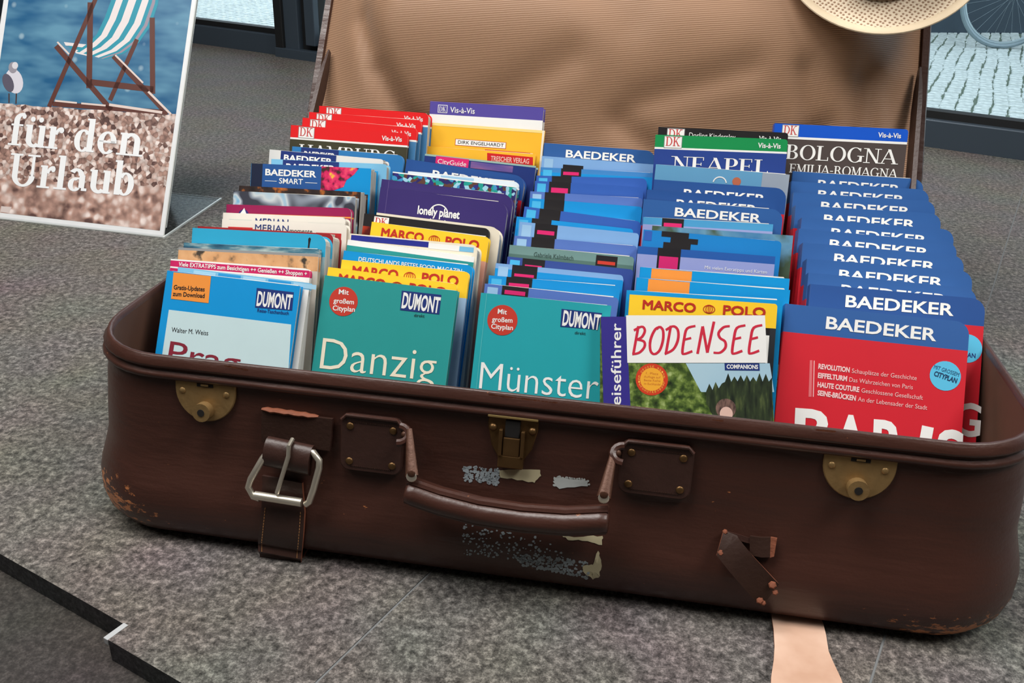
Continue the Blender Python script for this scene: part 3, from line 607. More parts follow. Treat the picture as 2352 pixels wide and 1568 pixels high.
# roll of leather round the buckle bar
a, b = Vector(fw(fp((612, 1036), 1)[0], -.95, fp((612, 1036), 1)[1])), Vector(fw(fp((716, 1058), 1)[0], -.95, fp((716, 1058), 1)[1]))
mb = MB(); prof = [(1.2*cos(k*pi/8), .8*sin(k*pi/8)) for k in range(16)]
mb.sweep([a+(b-a)*i/6 for i in range(7)], prof, M_strap, up=fn_); roll = mb.build('buckle_roll', case, smooth=True, angle=50)
rows = [(bpx((609, 1088), .3), bpx((700, 1105), .3)), (bpx((608, 1110), .2), bpx((700, 1125), .2)), (bpx((606, 1160), .15), bpx((704, 1172), .15)), (bpx((602, 1200), .2), bpx((702, 1215), .2)),
        (bpx((598, 1235), .2), bpx((698, 1252), .2)), (bpx((598, 1240), .2), bpx((697, 1257), .2))]
for l_, r_ in (((596, 1262), (694, 1280)), ((597, 1284), (691, 1302))): rows.append((hit(l_, Vector(rows[4][0])-Vector((0, .1, 0)), (0, 1, 0)), hit(r_, Vector(rows[4][1])-Vector((0, .1, 0)), (0, 1, 0))))
a, b = rows[-1]; a, b = Vector((a.x, a.y, 0)), Vector((b.x, b.y, 0))
rows.append((a+Vector((.1, .8, .06)), b+Vector((.1, .8, .06))))
rows.append((a+Vector((.2, 4.4, .02)), b+Vector((.2, 4.4, .02))))
st = strip('strap_lower', rows, .28, M_strap, case, edge=M_raw)
mb = MB()
for sd in (0, 1):
    for i in range(2, 6):
        for j in range(6):
            f0, f1 = j/6, (j+.6)/6
            def at(f):
                A = Vector(rows[i][sd]).lerp(Vector(rows[i+1][sd]), f); B = Vector(rows[i][1-sd]).lerp(Vector(rows[i+1][1-sd]), f); return A.lerp(B, .09)+fn_*.3
            p, q = at(f0), at(f1); mb.tube([p, q], .035, M_thread, 4, up=(1, 0, 0))
mb.build('stitching', st, kind='stuff')
# buckle
bo = 1.5
q = [fp(p, bo) for p in ((612, 1040), (570, 1118), (588, 1140), (700, 1158), (718, 1120), (733, 1066), (722, 1044))]
mb = MB(fw); A1 = [(q[0][0], -bo+.3, q[0][1]), (q[0][0]-.3, -bo, q[0][1]-.5), (q[1][0]+.25, -bo-.1, q[1][1]+.7), (q[1][0], -bo, q[1][1]), (q[2][0]-.2, -bo, q[2][1]-.05), (q[2][0]+.3, -bo, q[2][1]-.12)]
A2 = [(q[6][0]-.2, -bo+.3, q[6][1]+.05), (q[5][0], -bo, q[5][1]+.3), (q[5][0], -bo, q[5][1]-.3), (q[4][0]+.12, -bo-.1, q[4][1]), (q[3][0]+.35, -bo, q[3][1]+.25), (q[3][0]+.05, -bo, q[3][1])]
AA = A1[::-1]+[(A1[0][0]+.3, -bo+.35, A1[0][2]), (A2[0][0]-.3, -bo+.35, A2[0][2])]+A2
mb.tube(AA, .26, M_nickel, 10, up=(0, -1, 0)); bu = mb.build('buckle', case, smooth=True, angle=60)
mb = MB(fw); r0 = fp((586, 1137), bo); r1 = fp((693, 1154), bo); mb.tube([(r0[0], -bo, r0[1]), (r1[0], -bo, r1[1])], .34, M_nickel, 14); mb.build('buckle_roller', bu, smooth=True)
mb = MB(fw); r0 = fp((665, 1014), bo+.2); r1 = fp((662, 1048), bo+.3); r2 = fp((636, 1132), bo+.2); mb.tube([(r0[0], -bo+.4, r0[1]), (r0[0]-.02, -bo-.28, r0[1]-.3), (r1[0], -bo-.3, r1[1]), (r2[0], -bo-.2, r2[1])], .17, M_nickel, 8, up=(1, 0, 0)); mb.build('buckle_prong', bu, smooth=True)
# torn strap keeper on the right
rows = [(bpx((1660, 1215), .3), bpx((1690, 1228), .25)), (bpx((1643, 1268), .9), bpx((1695, 1232), .7)), (bpx((1672, 1302), .8), bpx((1724, 1268), .7)), (bpx((1735, 1366), .8), bpx((1775, 1320), .7)), (bpx((1745, 1372), .6), bpx((1783, 1330), .5))]
tk = strip('torn_keeper', rows, .25, M_strapdk, case, edge=M_raw)
for p, r in (((1770, 1332), .3), ((1777, 1342), .22), ((1742, 1360), .28), ((1750, 1366), .2), ((1652, 1262), .25), ((1664, 1217), .2)):
    P = bpx(p, 1.0 if p[0] != 1664 else .5); mb = MB(); k = random.Random(p[0])
    mb.dome(P, r, .15, M_raw, ax=-ray(p), n=6, rings=2); mb.build('frayed_tip', tk, smooth=True, label='orange frayed leather tip')
rows = [(bpx((1724, 1228), .1), bpx((1724, 1272), .1)), (bpx((1745, 1229), .35), bpx((1747, 1275), .35)), (bpx((1771, 1231), .12), bpx((1771, 1276), .12))]
k2 = strip('keeper_stub', rows, .28, M_strapdk, case)
rows = [(bpx((1770, 1230), .2), bpx((1768, 1277), .2)), (bpx((1784, 1232), .3), bpx((1777, 1274), .3))]
strip('keeper_end', rows, .25, M_raw, case, label='orange cut end of the strap keeper')
rows = [(bpx((1664, 1216), .12), bpx((1668, 1226), .12)), (bpx((1700, 1226), .15), bpx((1700, 1240), .15)), (bpx((1724, 1234), .12), bpx((1722, 1246), .12))]
strip('keeper_strip', rows, .15, M_strap, case)
# remains of a peeled paper label: real flakes on the leather
M_f1 = mat('flake_grey', (150, 160, 166), .7, var=.2, vscale=200); M_f2 = mat('flake_cream', (190, 180, 146), .75, var=.1)
def flakes(name, quads, n, size, m, dens, par):
    mb = MB(); r = random.Random(len(quads)*n)
    for k in range(n):
        u, v = r.random(), r.random()
        if r.random() > dens(u, v): continue
        (a, b, c, d) = quads; x = (a[0]*(1-u)+b[0]*u)*(1-v)+(d[0]*(1-u)+c[0]*u)*v; y = (a[1]*(1-u)+b[1]*u)*(1-v)+(d[1]*(1-u)+c[1]*u)*v
        s = size*r.uniform(.5, 1.3); N = r.choice((5, 6, 7)); pts = []
        for j in range(N):
            P = bpx((x+s*r.uniform(.6, 1.1)*cos(2*pi*j/N), y+s*.85*r.uniform(.6, 1.1)*sin(2*pi*j/N)), .03)
            if P is None: break
            pts.append(tuple(P))
        if len(pts) == N: mb.add(pts, [tuple(range(N))[::-1]], m)
    return mb.build(name, par, kind='stuff')
def patch(name, poly, m, par, off=.035):
    cx = sum(p[0] for p in poly)/len(poly); cy = sum(p[1] for p in poly)/len(poly)
    r = random.Random(int(cx)); pts = []
    for i, p in enumerate(poly):
        q = poly[(i+1) % len(poly)]
        for j in range(4): pts.append((p[0]+(q[0]-p[0])*j/4+r.uniform(-2.2, 2.2)*(j > 0), p[1]+(q[1]-p[1])*j/4+r.uniform(-2.2, 2.2)*(j > 0)))
    vs = [tuple(bpx((cx, cy), off))]+[tuple(bpx(p, off)) for p in pts]+[tuple(bpx(((p[0]+cx)/2, (p[1]+cy)/2), off)) for p in pts]; n = len(pts)
    mb = MB(); mb.add(vs, [(1+i, 1+(i+1) % n, 1+n+(i+1) % n, 1+n+i) for i in range(n)]+[(0, 1+n+i, 1+n+(i+1) % n) for i in range(n)], m); return mb.build(name, par)
flakes('label_flakes', ((1064, 1070), (1146, 1076), (1144, 1114), (1066, 1104)), 150, 4.6, M_f1, lambda u, v: .9, case)
flakes('label_flakes', ((1062, 1202), (1230, 1222), (1330, 1300), (1066, 1272)), 520, 3.2, M_f1, lambda u, v: .25+.5*v-.2*u, case)
flakes('label_flakes', ((1180, 1268), (1360, 1292), (1350, 1328), (1200, 1298)), 230, 4.4, M_f1, lambda u, v: .8, case)
flakes('label_flakes', ((1272, 1092), (1352, 1100), (1356, 1112), (1272, 1118)), 70, 4.5, mat('flake_white', (176, 182, 180), .7), lambda u, v: .9, case)
patch('label_scrap', [(1145, 1080), (1240, 1078), (1243, 1092), (1228, 1108), (1200, 1102), (1150, 1096)], M_f2, case)
patch('label_scrap', [(1272, 1094), (1300, 1098), (1345, 1102), (1350, 1116), (1285, 1122), (1272, 1108)], mat('flake_white', (176, 182, 180), .7), case)
patch('label_scrap', [(1292, 1230), (1340, 1232), (1384, 1230), (1383, 1251), (1350, 1242), (1306, 1240)], M_f2, case)
patch('label_scrap', [(1374, 1264), (1381, 1290), (1378, 1322), (1362, 1330), (1338, 1310), (1340, 1298), (1362, 1296)], M_f2, case)
# scuffs on the rim: small raw patches
def rimscuff(pxs, r=4):
    mb = MB(); k = random.Random(7)
    for p in pxs:
        P = hit(p, (0, -D2-.0, ZL+1.5), (0, -1, .05)); s = r*k.uniform(.6, 1.3)/30
        mb.add([(P.x+s*1.8*k.uniform(.7, 1.1)*cos(a), P.y-.12, P.z+s*.6*k.uniform(.7, 1.1)*sin(a)) for a in [2*pi*i/7 for i in range(7)]], [tuple(range(7))], M_raw)
    return mb
rimscuff([(520+k*5, 838+k) for k in range(10)]+[(1130+k*9, 905+k*1.1) for k in range(17)]+[(1880+k*4, 985+k*.4) for k in range(9)]+[(1640+k*8, 962+k) for k in range(3)]).build('rim_scuffs', case, kind='stuff', label='raw orange scuffs along the rim')

# lid
LB = .6; lo = Vector((.3, 23.2, 15.4)); le2 = Vector((0, sin(LB), cos(LB))); ln = Vector((0, cos(LB), -sin(LB)))
def lid(x, d, t): return tuple(lo + Vector((x, 0, 0)) + le2*t + ln*d)
LW, LH = 36.4, 47
mb = MB(lid)
def lring(o, d, r0=6.5):
    return [(x, d, t) for x, t in rrect(-LW+o, 0+o, LW-o, LH-o, max(.5, r0-o), 6)]
L_ = [lring(1.0, .6), lring(.9, 0), lring(.2, -.1), lring(0, .3), lring(.0, 5), lring(.8, 6.2), lring(3, 6.8)]
n = len(L_[0]); mb.add(sum(L_, []), [(k*n+i, k*n+(i+1) % n, (k+1)*n+(i+1) % n, (k+1)*n+i) for k in range(len(L_)-1) for i in range(n)]+[tuple((len(L_)-1)*n+i for i in range(n))], M_leather)
mb.build('lid_shell', case, smooth=True, angle=50)
def fabric():
    m, t, b = nt('tan_ribbed_cloth'); N = t.nodes.new; L = t.links.new; tc = N('ShaderNodeTexCoord'); sp = N('ShaderNodeSeparateXYZ'); L(tc.outputs['Object'], sp.inputs[0])
    a = N('ShaderNodeMath'); a.operation = 'MULTIPLY'; L(sp.outputs[2], a.inputs[0]); a.inputs[1].default_value = 2*pi/.0019
    n = N('ShaderNodeTexNoise'); n.inputs['Scale'].default_value = 60; L(tc.outputs['Object'], n.inputs['Vector'])
    ad = N('ShaderNodeMath'); ad.operation = 'MULTIPLY_ADD'; L(n.outputs['Fac'], ad.inputs[0]); ad.inputs[1].default_value = 2.0; L(a.outputs[0], ad.inputs[2])
    s = N('ShaderNodeMath'); s.operation = 'SINE'; L(ad.outputs[0], s.inputs[0])
    mr = N('ShaderNodeMapRange'); mr.inputs['From Min'].default_value = -1; L(s.outputs[0], mr.inputs['Value'])
    mx = N('ShaderNodeMix'); mx.data_type = 'RGBA'; mx.inputs[6].default_value = lin((138, 101, 74)); mx.inputs[7].default_value = lin((164, 127, 97)); L(mr.outputs[0], mx.inputs[0])
    L(mx.outputs[2], b.inputs['Base Color']); b.inputs['Roughness'].default_value = .55; b.inputs['Sheen Weight'].default_value = .15
    bp = N('ShaderNodeBump'); bp.inputs['Strength'].default_value = .35; bp.inputs['Distance'].default_value = .0008; L(mr.outputs[0], bp.inputs['Height']); L(bp.outputs[0], b.inputs['Normal']); return m
M_cloth = fabric()
mb = MB(lid); NX, NT = 90, 64; vs = []
folds = [(-30, 20, -22, 6, 1.4, .55), (-27, 14, -20, 2, 1.0, .4), (-31, 24, -26, 8, .8, .3), (-18, 8, -4, 16, 2.0, .4), (-10, 30, 2, 20, 3, .35), (22, 16, 25, 6, 1.2, .5), (29, 16, 31, 2, 1.5, .7), (18, 6, 25, 11, 1.0, .35), (10, 4, 2, 10, 1.6, .5), (30, 24, 26, 34, 2, .5), (-25, 30, -20, 42, 2, .5), (4, 12, 16, 16, 1.6, .35), (-12, 3, -22, 8, 1.5, .45)]
def depth(x, t):
    ex = min(1, (LW-.9-abs(x))/5); et = min(1, min(t-.9, LH-.9-t)/6); e = max(0, ex)*max(0, et)
    sm = lambda q: q*q*(3-2*q)
    h = -1.0*e**.6 - 6.6*sm(max(0, min(1, (t-4)/18)))*sm(max(0, min(1, (LW-abs(x))/12)))*sm(max(0, min(1, (LH-t)/14)))
    for x0, t0, x1, t1, w_, am in folds:
        dx, dt = x1-x0, t1-t0; l2 = dx*dx+dt*dt; u = max(0, min(1, ((x-x0)*dx+(t-t0)*dt)/l2)); q = ((x-x0-u*dx)**2+(t-t0-u*dt)**2)/w_**2
        h += am*math.exp(-q)*e**.4*1.5
    return .7+h
for j in range(NT+1):
    for i in range(NX+1):
        x = -LW+.95+(2*LW-1.9)*i/NX; t = .95+(LH-1.9)*j/NT
        r = 5.5; cx = LW-.95-r; 
        if abs(x) > cx:
            for ct, sg in ((.95+r, -1), (LH-.95-r, 1)):
                if (t-ct)*sg > 0:
                    dd = math.hypot(abs(x)-cx, t-ct)
                    mm = max(abs(abs(x)-cx), abs(t-ct))
                    if dd > 0: x = math.copysign(cx+(abs(x)-cx)*mm/dd, x); t = ct+(t-ct)*mm/dd; break
        vs.append((x, depth(x, t), t))
mb.add(vs, [(j*(NX+1)+i, j*(NX+1)+i+1, (j+1)*(NX+1)+i+1, (j+1)*(NX+1)+i) for j in range(NT) for i in range(NX)], M_cloth)
mb.build('lid_lining', case, smooth=True, angle=180, label='tan ribbed cloth lining of the lid')
# lid stays
def lpt(px, d): 
    P = hit(px, lo+ln*d, ln); return P
def stay(pxs, side):
    a = lpt(pxs[0], -.8); c = Vector((side*33.6, 14.5, 13.2)); n = 10
    mb = MB(); mb.sweep([a.lerp(c, i/n) for i in range(n+1)], [(-.25, -1.0), (.25, -1.0), (.25, 1.0), (-.25, 1.0)], M_strap, up=(0, -1, 0), scl=[.35, .8]+[1]*(n-1)); return mb.build('lid_stay', case, smooth=True, angle=40)
stay([(757, 118)], -1); stay([(2112, 158)], 1)

# pale strap lying under the case
rows = []
for l, r_, dz in (((1770, 1405), (1884, 1420), 0), ((1772, 1424), (1890, 1438), .05), ((1776, 1450), (1896, 1462), .25), ((1778, 1490), (1902, 1500), .5), ((1776, 1520), (1912, 1524), .45), ((1770, 1560), (1930, 1562), .4), ((1768, 1620), (1950, 1620), .3), ((1770, 1700), (1975, 1700), .2)):
    rows.append((hit(l, (0, 0, .05+dz), (0, 0, 1)), hit(r_, (0, 0, .05+dz), (0, 0, 1))))
rows = [(rows[0][0]+Vector((-.3, 3, 0)), rows[0][1]+Vector((-.3, 3, 0)))]+rows
o = strip('leather_strap', rows, .22, M_pale, None, edge=M_raw); tag(o, 'pale natural leather strap on the floor coming out under the suitcase', 'strap')

# straw hat hanging at the top right of the lid
def straw():
    m, t, b = nt('woven_straw'); N = t.nodes.new; L = t.links.new; tc = N('ShaderNodeTexCoord')
    mp = N('ShaderNodeMapping'); mp.inputs['Rotation'].default_value = (0, 0, .6); L(tc.outputs['Object'], mp.inputs[0])
    v = N('ShaderNodeTexVoronoi'); v.voronoi_dimensions = '2D'; v.inputs['Scale'].default_value = 230; v.inputs['Randomness'].default_value = .3; L(mp.outputs[0], v.inputs['Vector'])
    r = N('ShaderNodeValToRGB'); r.color_ramp.elements[0].position = .2; r.color_ramp.elements[0].color = lin((150, 118, 92)); r.color_ramp.elements[1].position = .38; r.color_ramp.elements[1].color = lin((228, 210, 184))
    L(v.outputs['Distance'], r.inputs[0]); L(r.outputs[0], b.inputs['Base Color']); b.inputs['Roughness'].default_value = .8
    bp = N('ShaderNodeBump'); bp.inputs['Strength'].default_value = .8; bp.inputs['Distance'].default_value = .001; L(v.outputs['Distance'], bp.inputs['Height']); L(bp.outputs[0], b.inputs['Normal']); return m
M_straw = straw(); M_band = mat('straw_binding', (222, 202, 172), .75, var=.08, vscale=80, bump=.3)
hc = lo - ln*7.6 + Vector((28.8, 0, 0)) + le2*28.6
hup = (-ln*.95 + Vector((-.10, 0, .32))).normalized(); hx = Vector((1, 0, 0)); hx = (hx-hup*hx.dot(hup)).normalized(); hy = hup.cross(hx)
HM = Matrix((hx, hy, hup)).transposed().to_4x4(); HM.translation = hc*S
hat = empty('straw_hat', M=HM); tag(hat, 'light woven straw hat hanging over the top right corner of the lid', 'hat')
def lathe(mb, prof, m, n=72, wave=0):
    vs = [(r*cos(2*pi*i/n)*.96, r*sin(2*pi*i/n)*.98, z+wave*(r/11)**3*cos(4*pi*i/n)) for r, z in prof for i in range(n)]; k = len(prof)
    mb.add(vs, [(j*n+i, j*n+(i+1) % n, (j+1)*n+(i+1) % n, (j+1)*n+i) for j in range(k-1) for i in range(n)], m)
mb = MB(); lathe(mb, [(6.6, .0), (8, .0), (9.5, .05), (10.6, .3), (10.75, .33), (10.6, .18), (9.5, -.08), (8, -.14), (6.6, -.14)], M_straw, wave=.4); brim = mb.build('brim', hat, smooth=True)
mb = MB(); lathe(mb, [(10.1, .17), (10.2, .3), (10.95, .55), (11.15, .5), (11.2, .38), (11.0, .25), (10.6, .14), (10.5, .2)], M_band, wave=.4); mb.build('brim_binding', brim, smooth=True)
mb = MB(); lathe(mb, [(6.6, -.1), (6.6, 0), (6.4, 1.5), (6.2, 4), (6.0, 7), (5.5, 8.3), (4.5, 8.9), (2.5, 8.8), (.3, 8.2)], M_straw); mb.build('crown', hat, smooth=True)
mb = MB(); lathe(mb, [(6.72, .1), (6.55, 1.6), (6.42, 2.6), (6.35, 2.6)], mat('hat_ribbon', (90, 66, 50), .6)); mb.build('ribbon', hat, smooth=True)

# ------------------------------------------------------------------ travel guides
BETAS = {1: .5, 2: .5, 3: .48, 4: .5, 5: .56}; CB, SB = cos(.5), sin(.5); ORD = ['frontmost', 'second', 'third', 'fourth', 'fifth', 'sixth', 'seventh', 'eighth', 'ninth', 'tenth', 'eleventh', 'twelfth', 'thirteenth', 'fourteenth', 'fifteenth', 'sixteenth', 'seventeenth', 'eighteenth', 'nineteenth', 'twentieth', 'rearmost']
ROWN = {1: 'leftmost', 2: 'second', 3: 'middle', 4: 'fourth', 5: 'rightmost'}
class Book:
    def __init__(s, be, TL, TR, y, T, bands, rc=0, spine=None, pagem=None, sag=.0):
        CB, SB = cos(be), sin(be); VD = Vector((0, -SB, -CB))
        d = ray(TL); P = CAM_P+d*((y-CAM_P.y)/d.y); d = ray(TR); Q = CAM_P+d*((y-CAM_P.y)/d.y)
        u = (Q-P); s.w = u.length; u.normalize(); v = (VD-u*VD.dot(u)).normalized(); s.w_ = s.w
        s.h = (P.z-zw(P.y-19*SB+T*CB)-T*SB-.15-abs(Q.z-P.z)*.5)/CB; O = P+v*s.h; Y = u.cross(v)       # Y points to the back of the book
        s.O, s.u, s.v, s.n = O, u, v, Y
        M = Matrix((u, Y, -v)).transposed().to_4x4(); M.translation = O*S; s.M = M
        s.root = empty('book', M=M); s.T = T
        w, h = s.w, s.h; ct = .05
        out = rrect(0, 0, w, h, rc, 5, (0, 1, 1, 0)) if rc else [(0, 0), (w, 0), (w, h), (0, h)]
        def clip(poly, z, keep_low):
            r = []
            for i, a in enumerate(poly):
                b = poly[(i+1) % len(poly)]; ia = (a[1] <= z) == keep_low; ib = (b[1] <= z) == keep_low
                if ia: r.append(a)
                if ia != ib: f = (z-a[1])/(b[1]-a[1]); r.append((a[0]+(b[0]-a[0])*f, z))
            return r
        mb = MB()
        for (v0, v1, m) in bands:
            z1 = h-v0; z0 = h-v1 if v1 < 90 else -.001
            p = clip(clip(out, z1+1e-6, True), z0, False) if z0 > 0 else clip(out, z1+1e-6, True)
            if len(p) < 3: continue
            mb.prism(p, 0, ct, m, M_paper); mb.add([(x, T, z) for x, z in p], [tuple(range(len(p)))[::-1]], m); mb.add([(x, T-ct, z) for x, z in p], [tuple(range(len(p)))], m)
        for (v0, v1, m) in (spine or bands):
            z1 = h-v0; z0 = max(0, h-v1) if v1 < 90 else 0
            r = .07; pr = [(0, 0), (-r*.7, .03), (-r, .12)]+[(-r, T-.12), (-r*.7, T-.03), (0, T)]
            mb.add([(x, y_, z) for z in (z0, z1) for x, y_ in pr], [(i+1, i, 6+i, 7+i) for i in range(5)]+[(5, 4, 3, 2, 1, 0), (6, 7, 8, 9, 10, 11)], m)
        s.cover = mb.build('cover', s.root)
        mb = MB(); mb.prism(rrect(.0, .18, w-.16, h-.14, max(.01, rc-.1), 3, (0, 1, 1, 0)) if rc else [(0, .18), (w-.16, .18), (w-.16, h-.14), (0, h-.14)], ct, T-ct, pagem or M_pages)
        if sag:
            x1 = w-.16-max(rc, .2); x0 = .1
            mb.add([(x0, ct, h-.1), (x1, ct, h-.1), (x1, T-ct, h+sag*.6), (x0, T-ct, h+sag*.3), (x0, T-ct, h-.2), (x1, T-ct, h-.2)], [(0, 1, 2, 3), (3, 2, 5, 4), (1, 5, 2), (0, 3, 4)], pagem or M_pages)
        mb.build('pages', s.root)
    def uv(s, px):
        P = hit(px, s.O, s.n)-s.O; return (P.dot(s.u), -P.dot(s.v))
    def panel(s, x0, v0, x1, v1, m, name='print_panel', lift=.015):
        mb = MB(); mb.add([(x0, -lift, s.h-v1), (x1, -lift, s.h-v1), (x1, -lift, s.h-v0), (x0, -lift, s.h-v0)], [(0, 1, 2, 3)], m); return mb.build(name, s.cover)
    def poly(s, pts, m, name='print_panel', lift=.015):
        mb = MB(); mb.add([(x, -lift, z) for x, z in pts], [tuple(range(len(pts)))], m); return mb.build(name, s.cover)
    def ppanel(s, pxs, m, name='print_panel', lift=.015):
        q = [s.uv(p) for p in pxs]; return s.poly(q, m, name, lift)
    def disc(s, c, r, m, name='round_sticker', lift=.02, r2=None, rx=None):
        cx, cz = s.uv(c) if rx is None else c; return s.poly([(cx+r*cos(2*pi*i/28), cz+(r2 or r)*sin(2*pi*i/28)) for i in range(28)], m, name, lift)
    def text(s, t, x0, x1, vb, cap, m, **k): return lettering(s.cover, t, x0, x1, s.h-vb, cap, m, **k)
    def ptext(s, t, a, b, cappx, m, **k):
        (x0, z0), (x1, z1) = s.uv(a), s.uv(b); zc = s.uv((a[0], a[1]-cappx))[1]-z0
        return lettering(s.cover, t, x0, x0+math.hypot(x1-x0, z1-z0), z0, zc, m, ang=math.atan2(z1-z0, x1-x0), **k)
FULL = 99
def plain(m): return [(0, FULL, m)]
def globe(b, cx, v, r, m):                  # small ring with meridians
    z = b.h-v; mb = MB()
    for rx in (r*1.35, r*.8, r*.3):
        mb.add([(cx+a*cos(t), -.03, z+a2*sin(t)) for t in [2*pi*i/20 for i in range(20)] for a, a2 in ((rx, r), (rx-.06, r-.06))], [(2*i, (2*i+2) % 40, (2*i+3) % 40, 2*i+1) for i in range(20)], m)
    mb.build('emblem', b.cover)
def dk(b, m_title=None, title=None, tw=(0.14, .86), sub=None, dkx=(.07, .2), right=True, strip=1.15, under=None, ty=3.3, thick=(.15, .045)):
    w = b.w; b.panel(w*dkx[0]-.06, .1, w*dkx[1]+.06, strip+.22, GREY, 'emblem', .014); b.panel(w*dkx[0], .16, w*dkx[1], strip+.16, WH, 'emblem', .02)
    b.text('DK', w*dkx[0]+.12, w*dkx[1]-.12, strip-.02, .95, ink((200, 60, 60)), font='serif', thick=(.15, .06))
    if right: b.text('Vis-à-Vis', w*.78, w*.95, strip-.18, .5, WH, bold=.02)
    if title: b.text(title, w*tw[0], w*tw[1], ty, 1.55, WH, font='serif', thick=thick)
def baed(b, x0=.17, x1=.79, vb=1.5, cap=.8): b.text('BAEDEKER', b.w*x0, b.w*x1, vb, cap, WH, bold=.022)
def mpolo(b, vb=1.35, m=MPRED, x0=.09, x1=.92, cap=.8):
    w = b.w; b.text('MARCO', w*x0, w*(x0+.36), vb, cap, m, dup=.06); b.text('POLO', w*(x0+.55), w*x1, vb, cap, m, dup=.06); globe(b, w*(x0+.455), vb-cap/2, cap*.5, m)
def citytrip(b, base, box=(.13, .33), pink=(1.0, 1.7), boxv=(0, 2.4), strips=True):
    w = b.w
    if strips: b.panel(w*.02, .25, w*.1, 3, ink((150, 190, 226)) if base in (CT_V, CT_L) else ink((70, 176, 226)), 'print_panel', .014)
    b.panel(w*box[0], boxv[0], w*box[1], boxv[1], BLK, 'logo_box', .018)
    if pink: b.panel(w*box[0]+.25, pink[0], w*box[1]-.25, pink[1], PINK, 'logo_bar', .024)
CT_V = ink((84, 116, 190)); CT_R = ink((48, 92, 178)); CT_C = ink((12, 142, 214)); CT_L = ink((124, 168, 220)); CT_N = ink((50, 74, 148)); CT_G = ink((108, 142, 140)); CT_LAV = ink((150, 160, 212)); CT_B = ink((20, 126, 200)); CT_LB = ink((60, 130, 196))
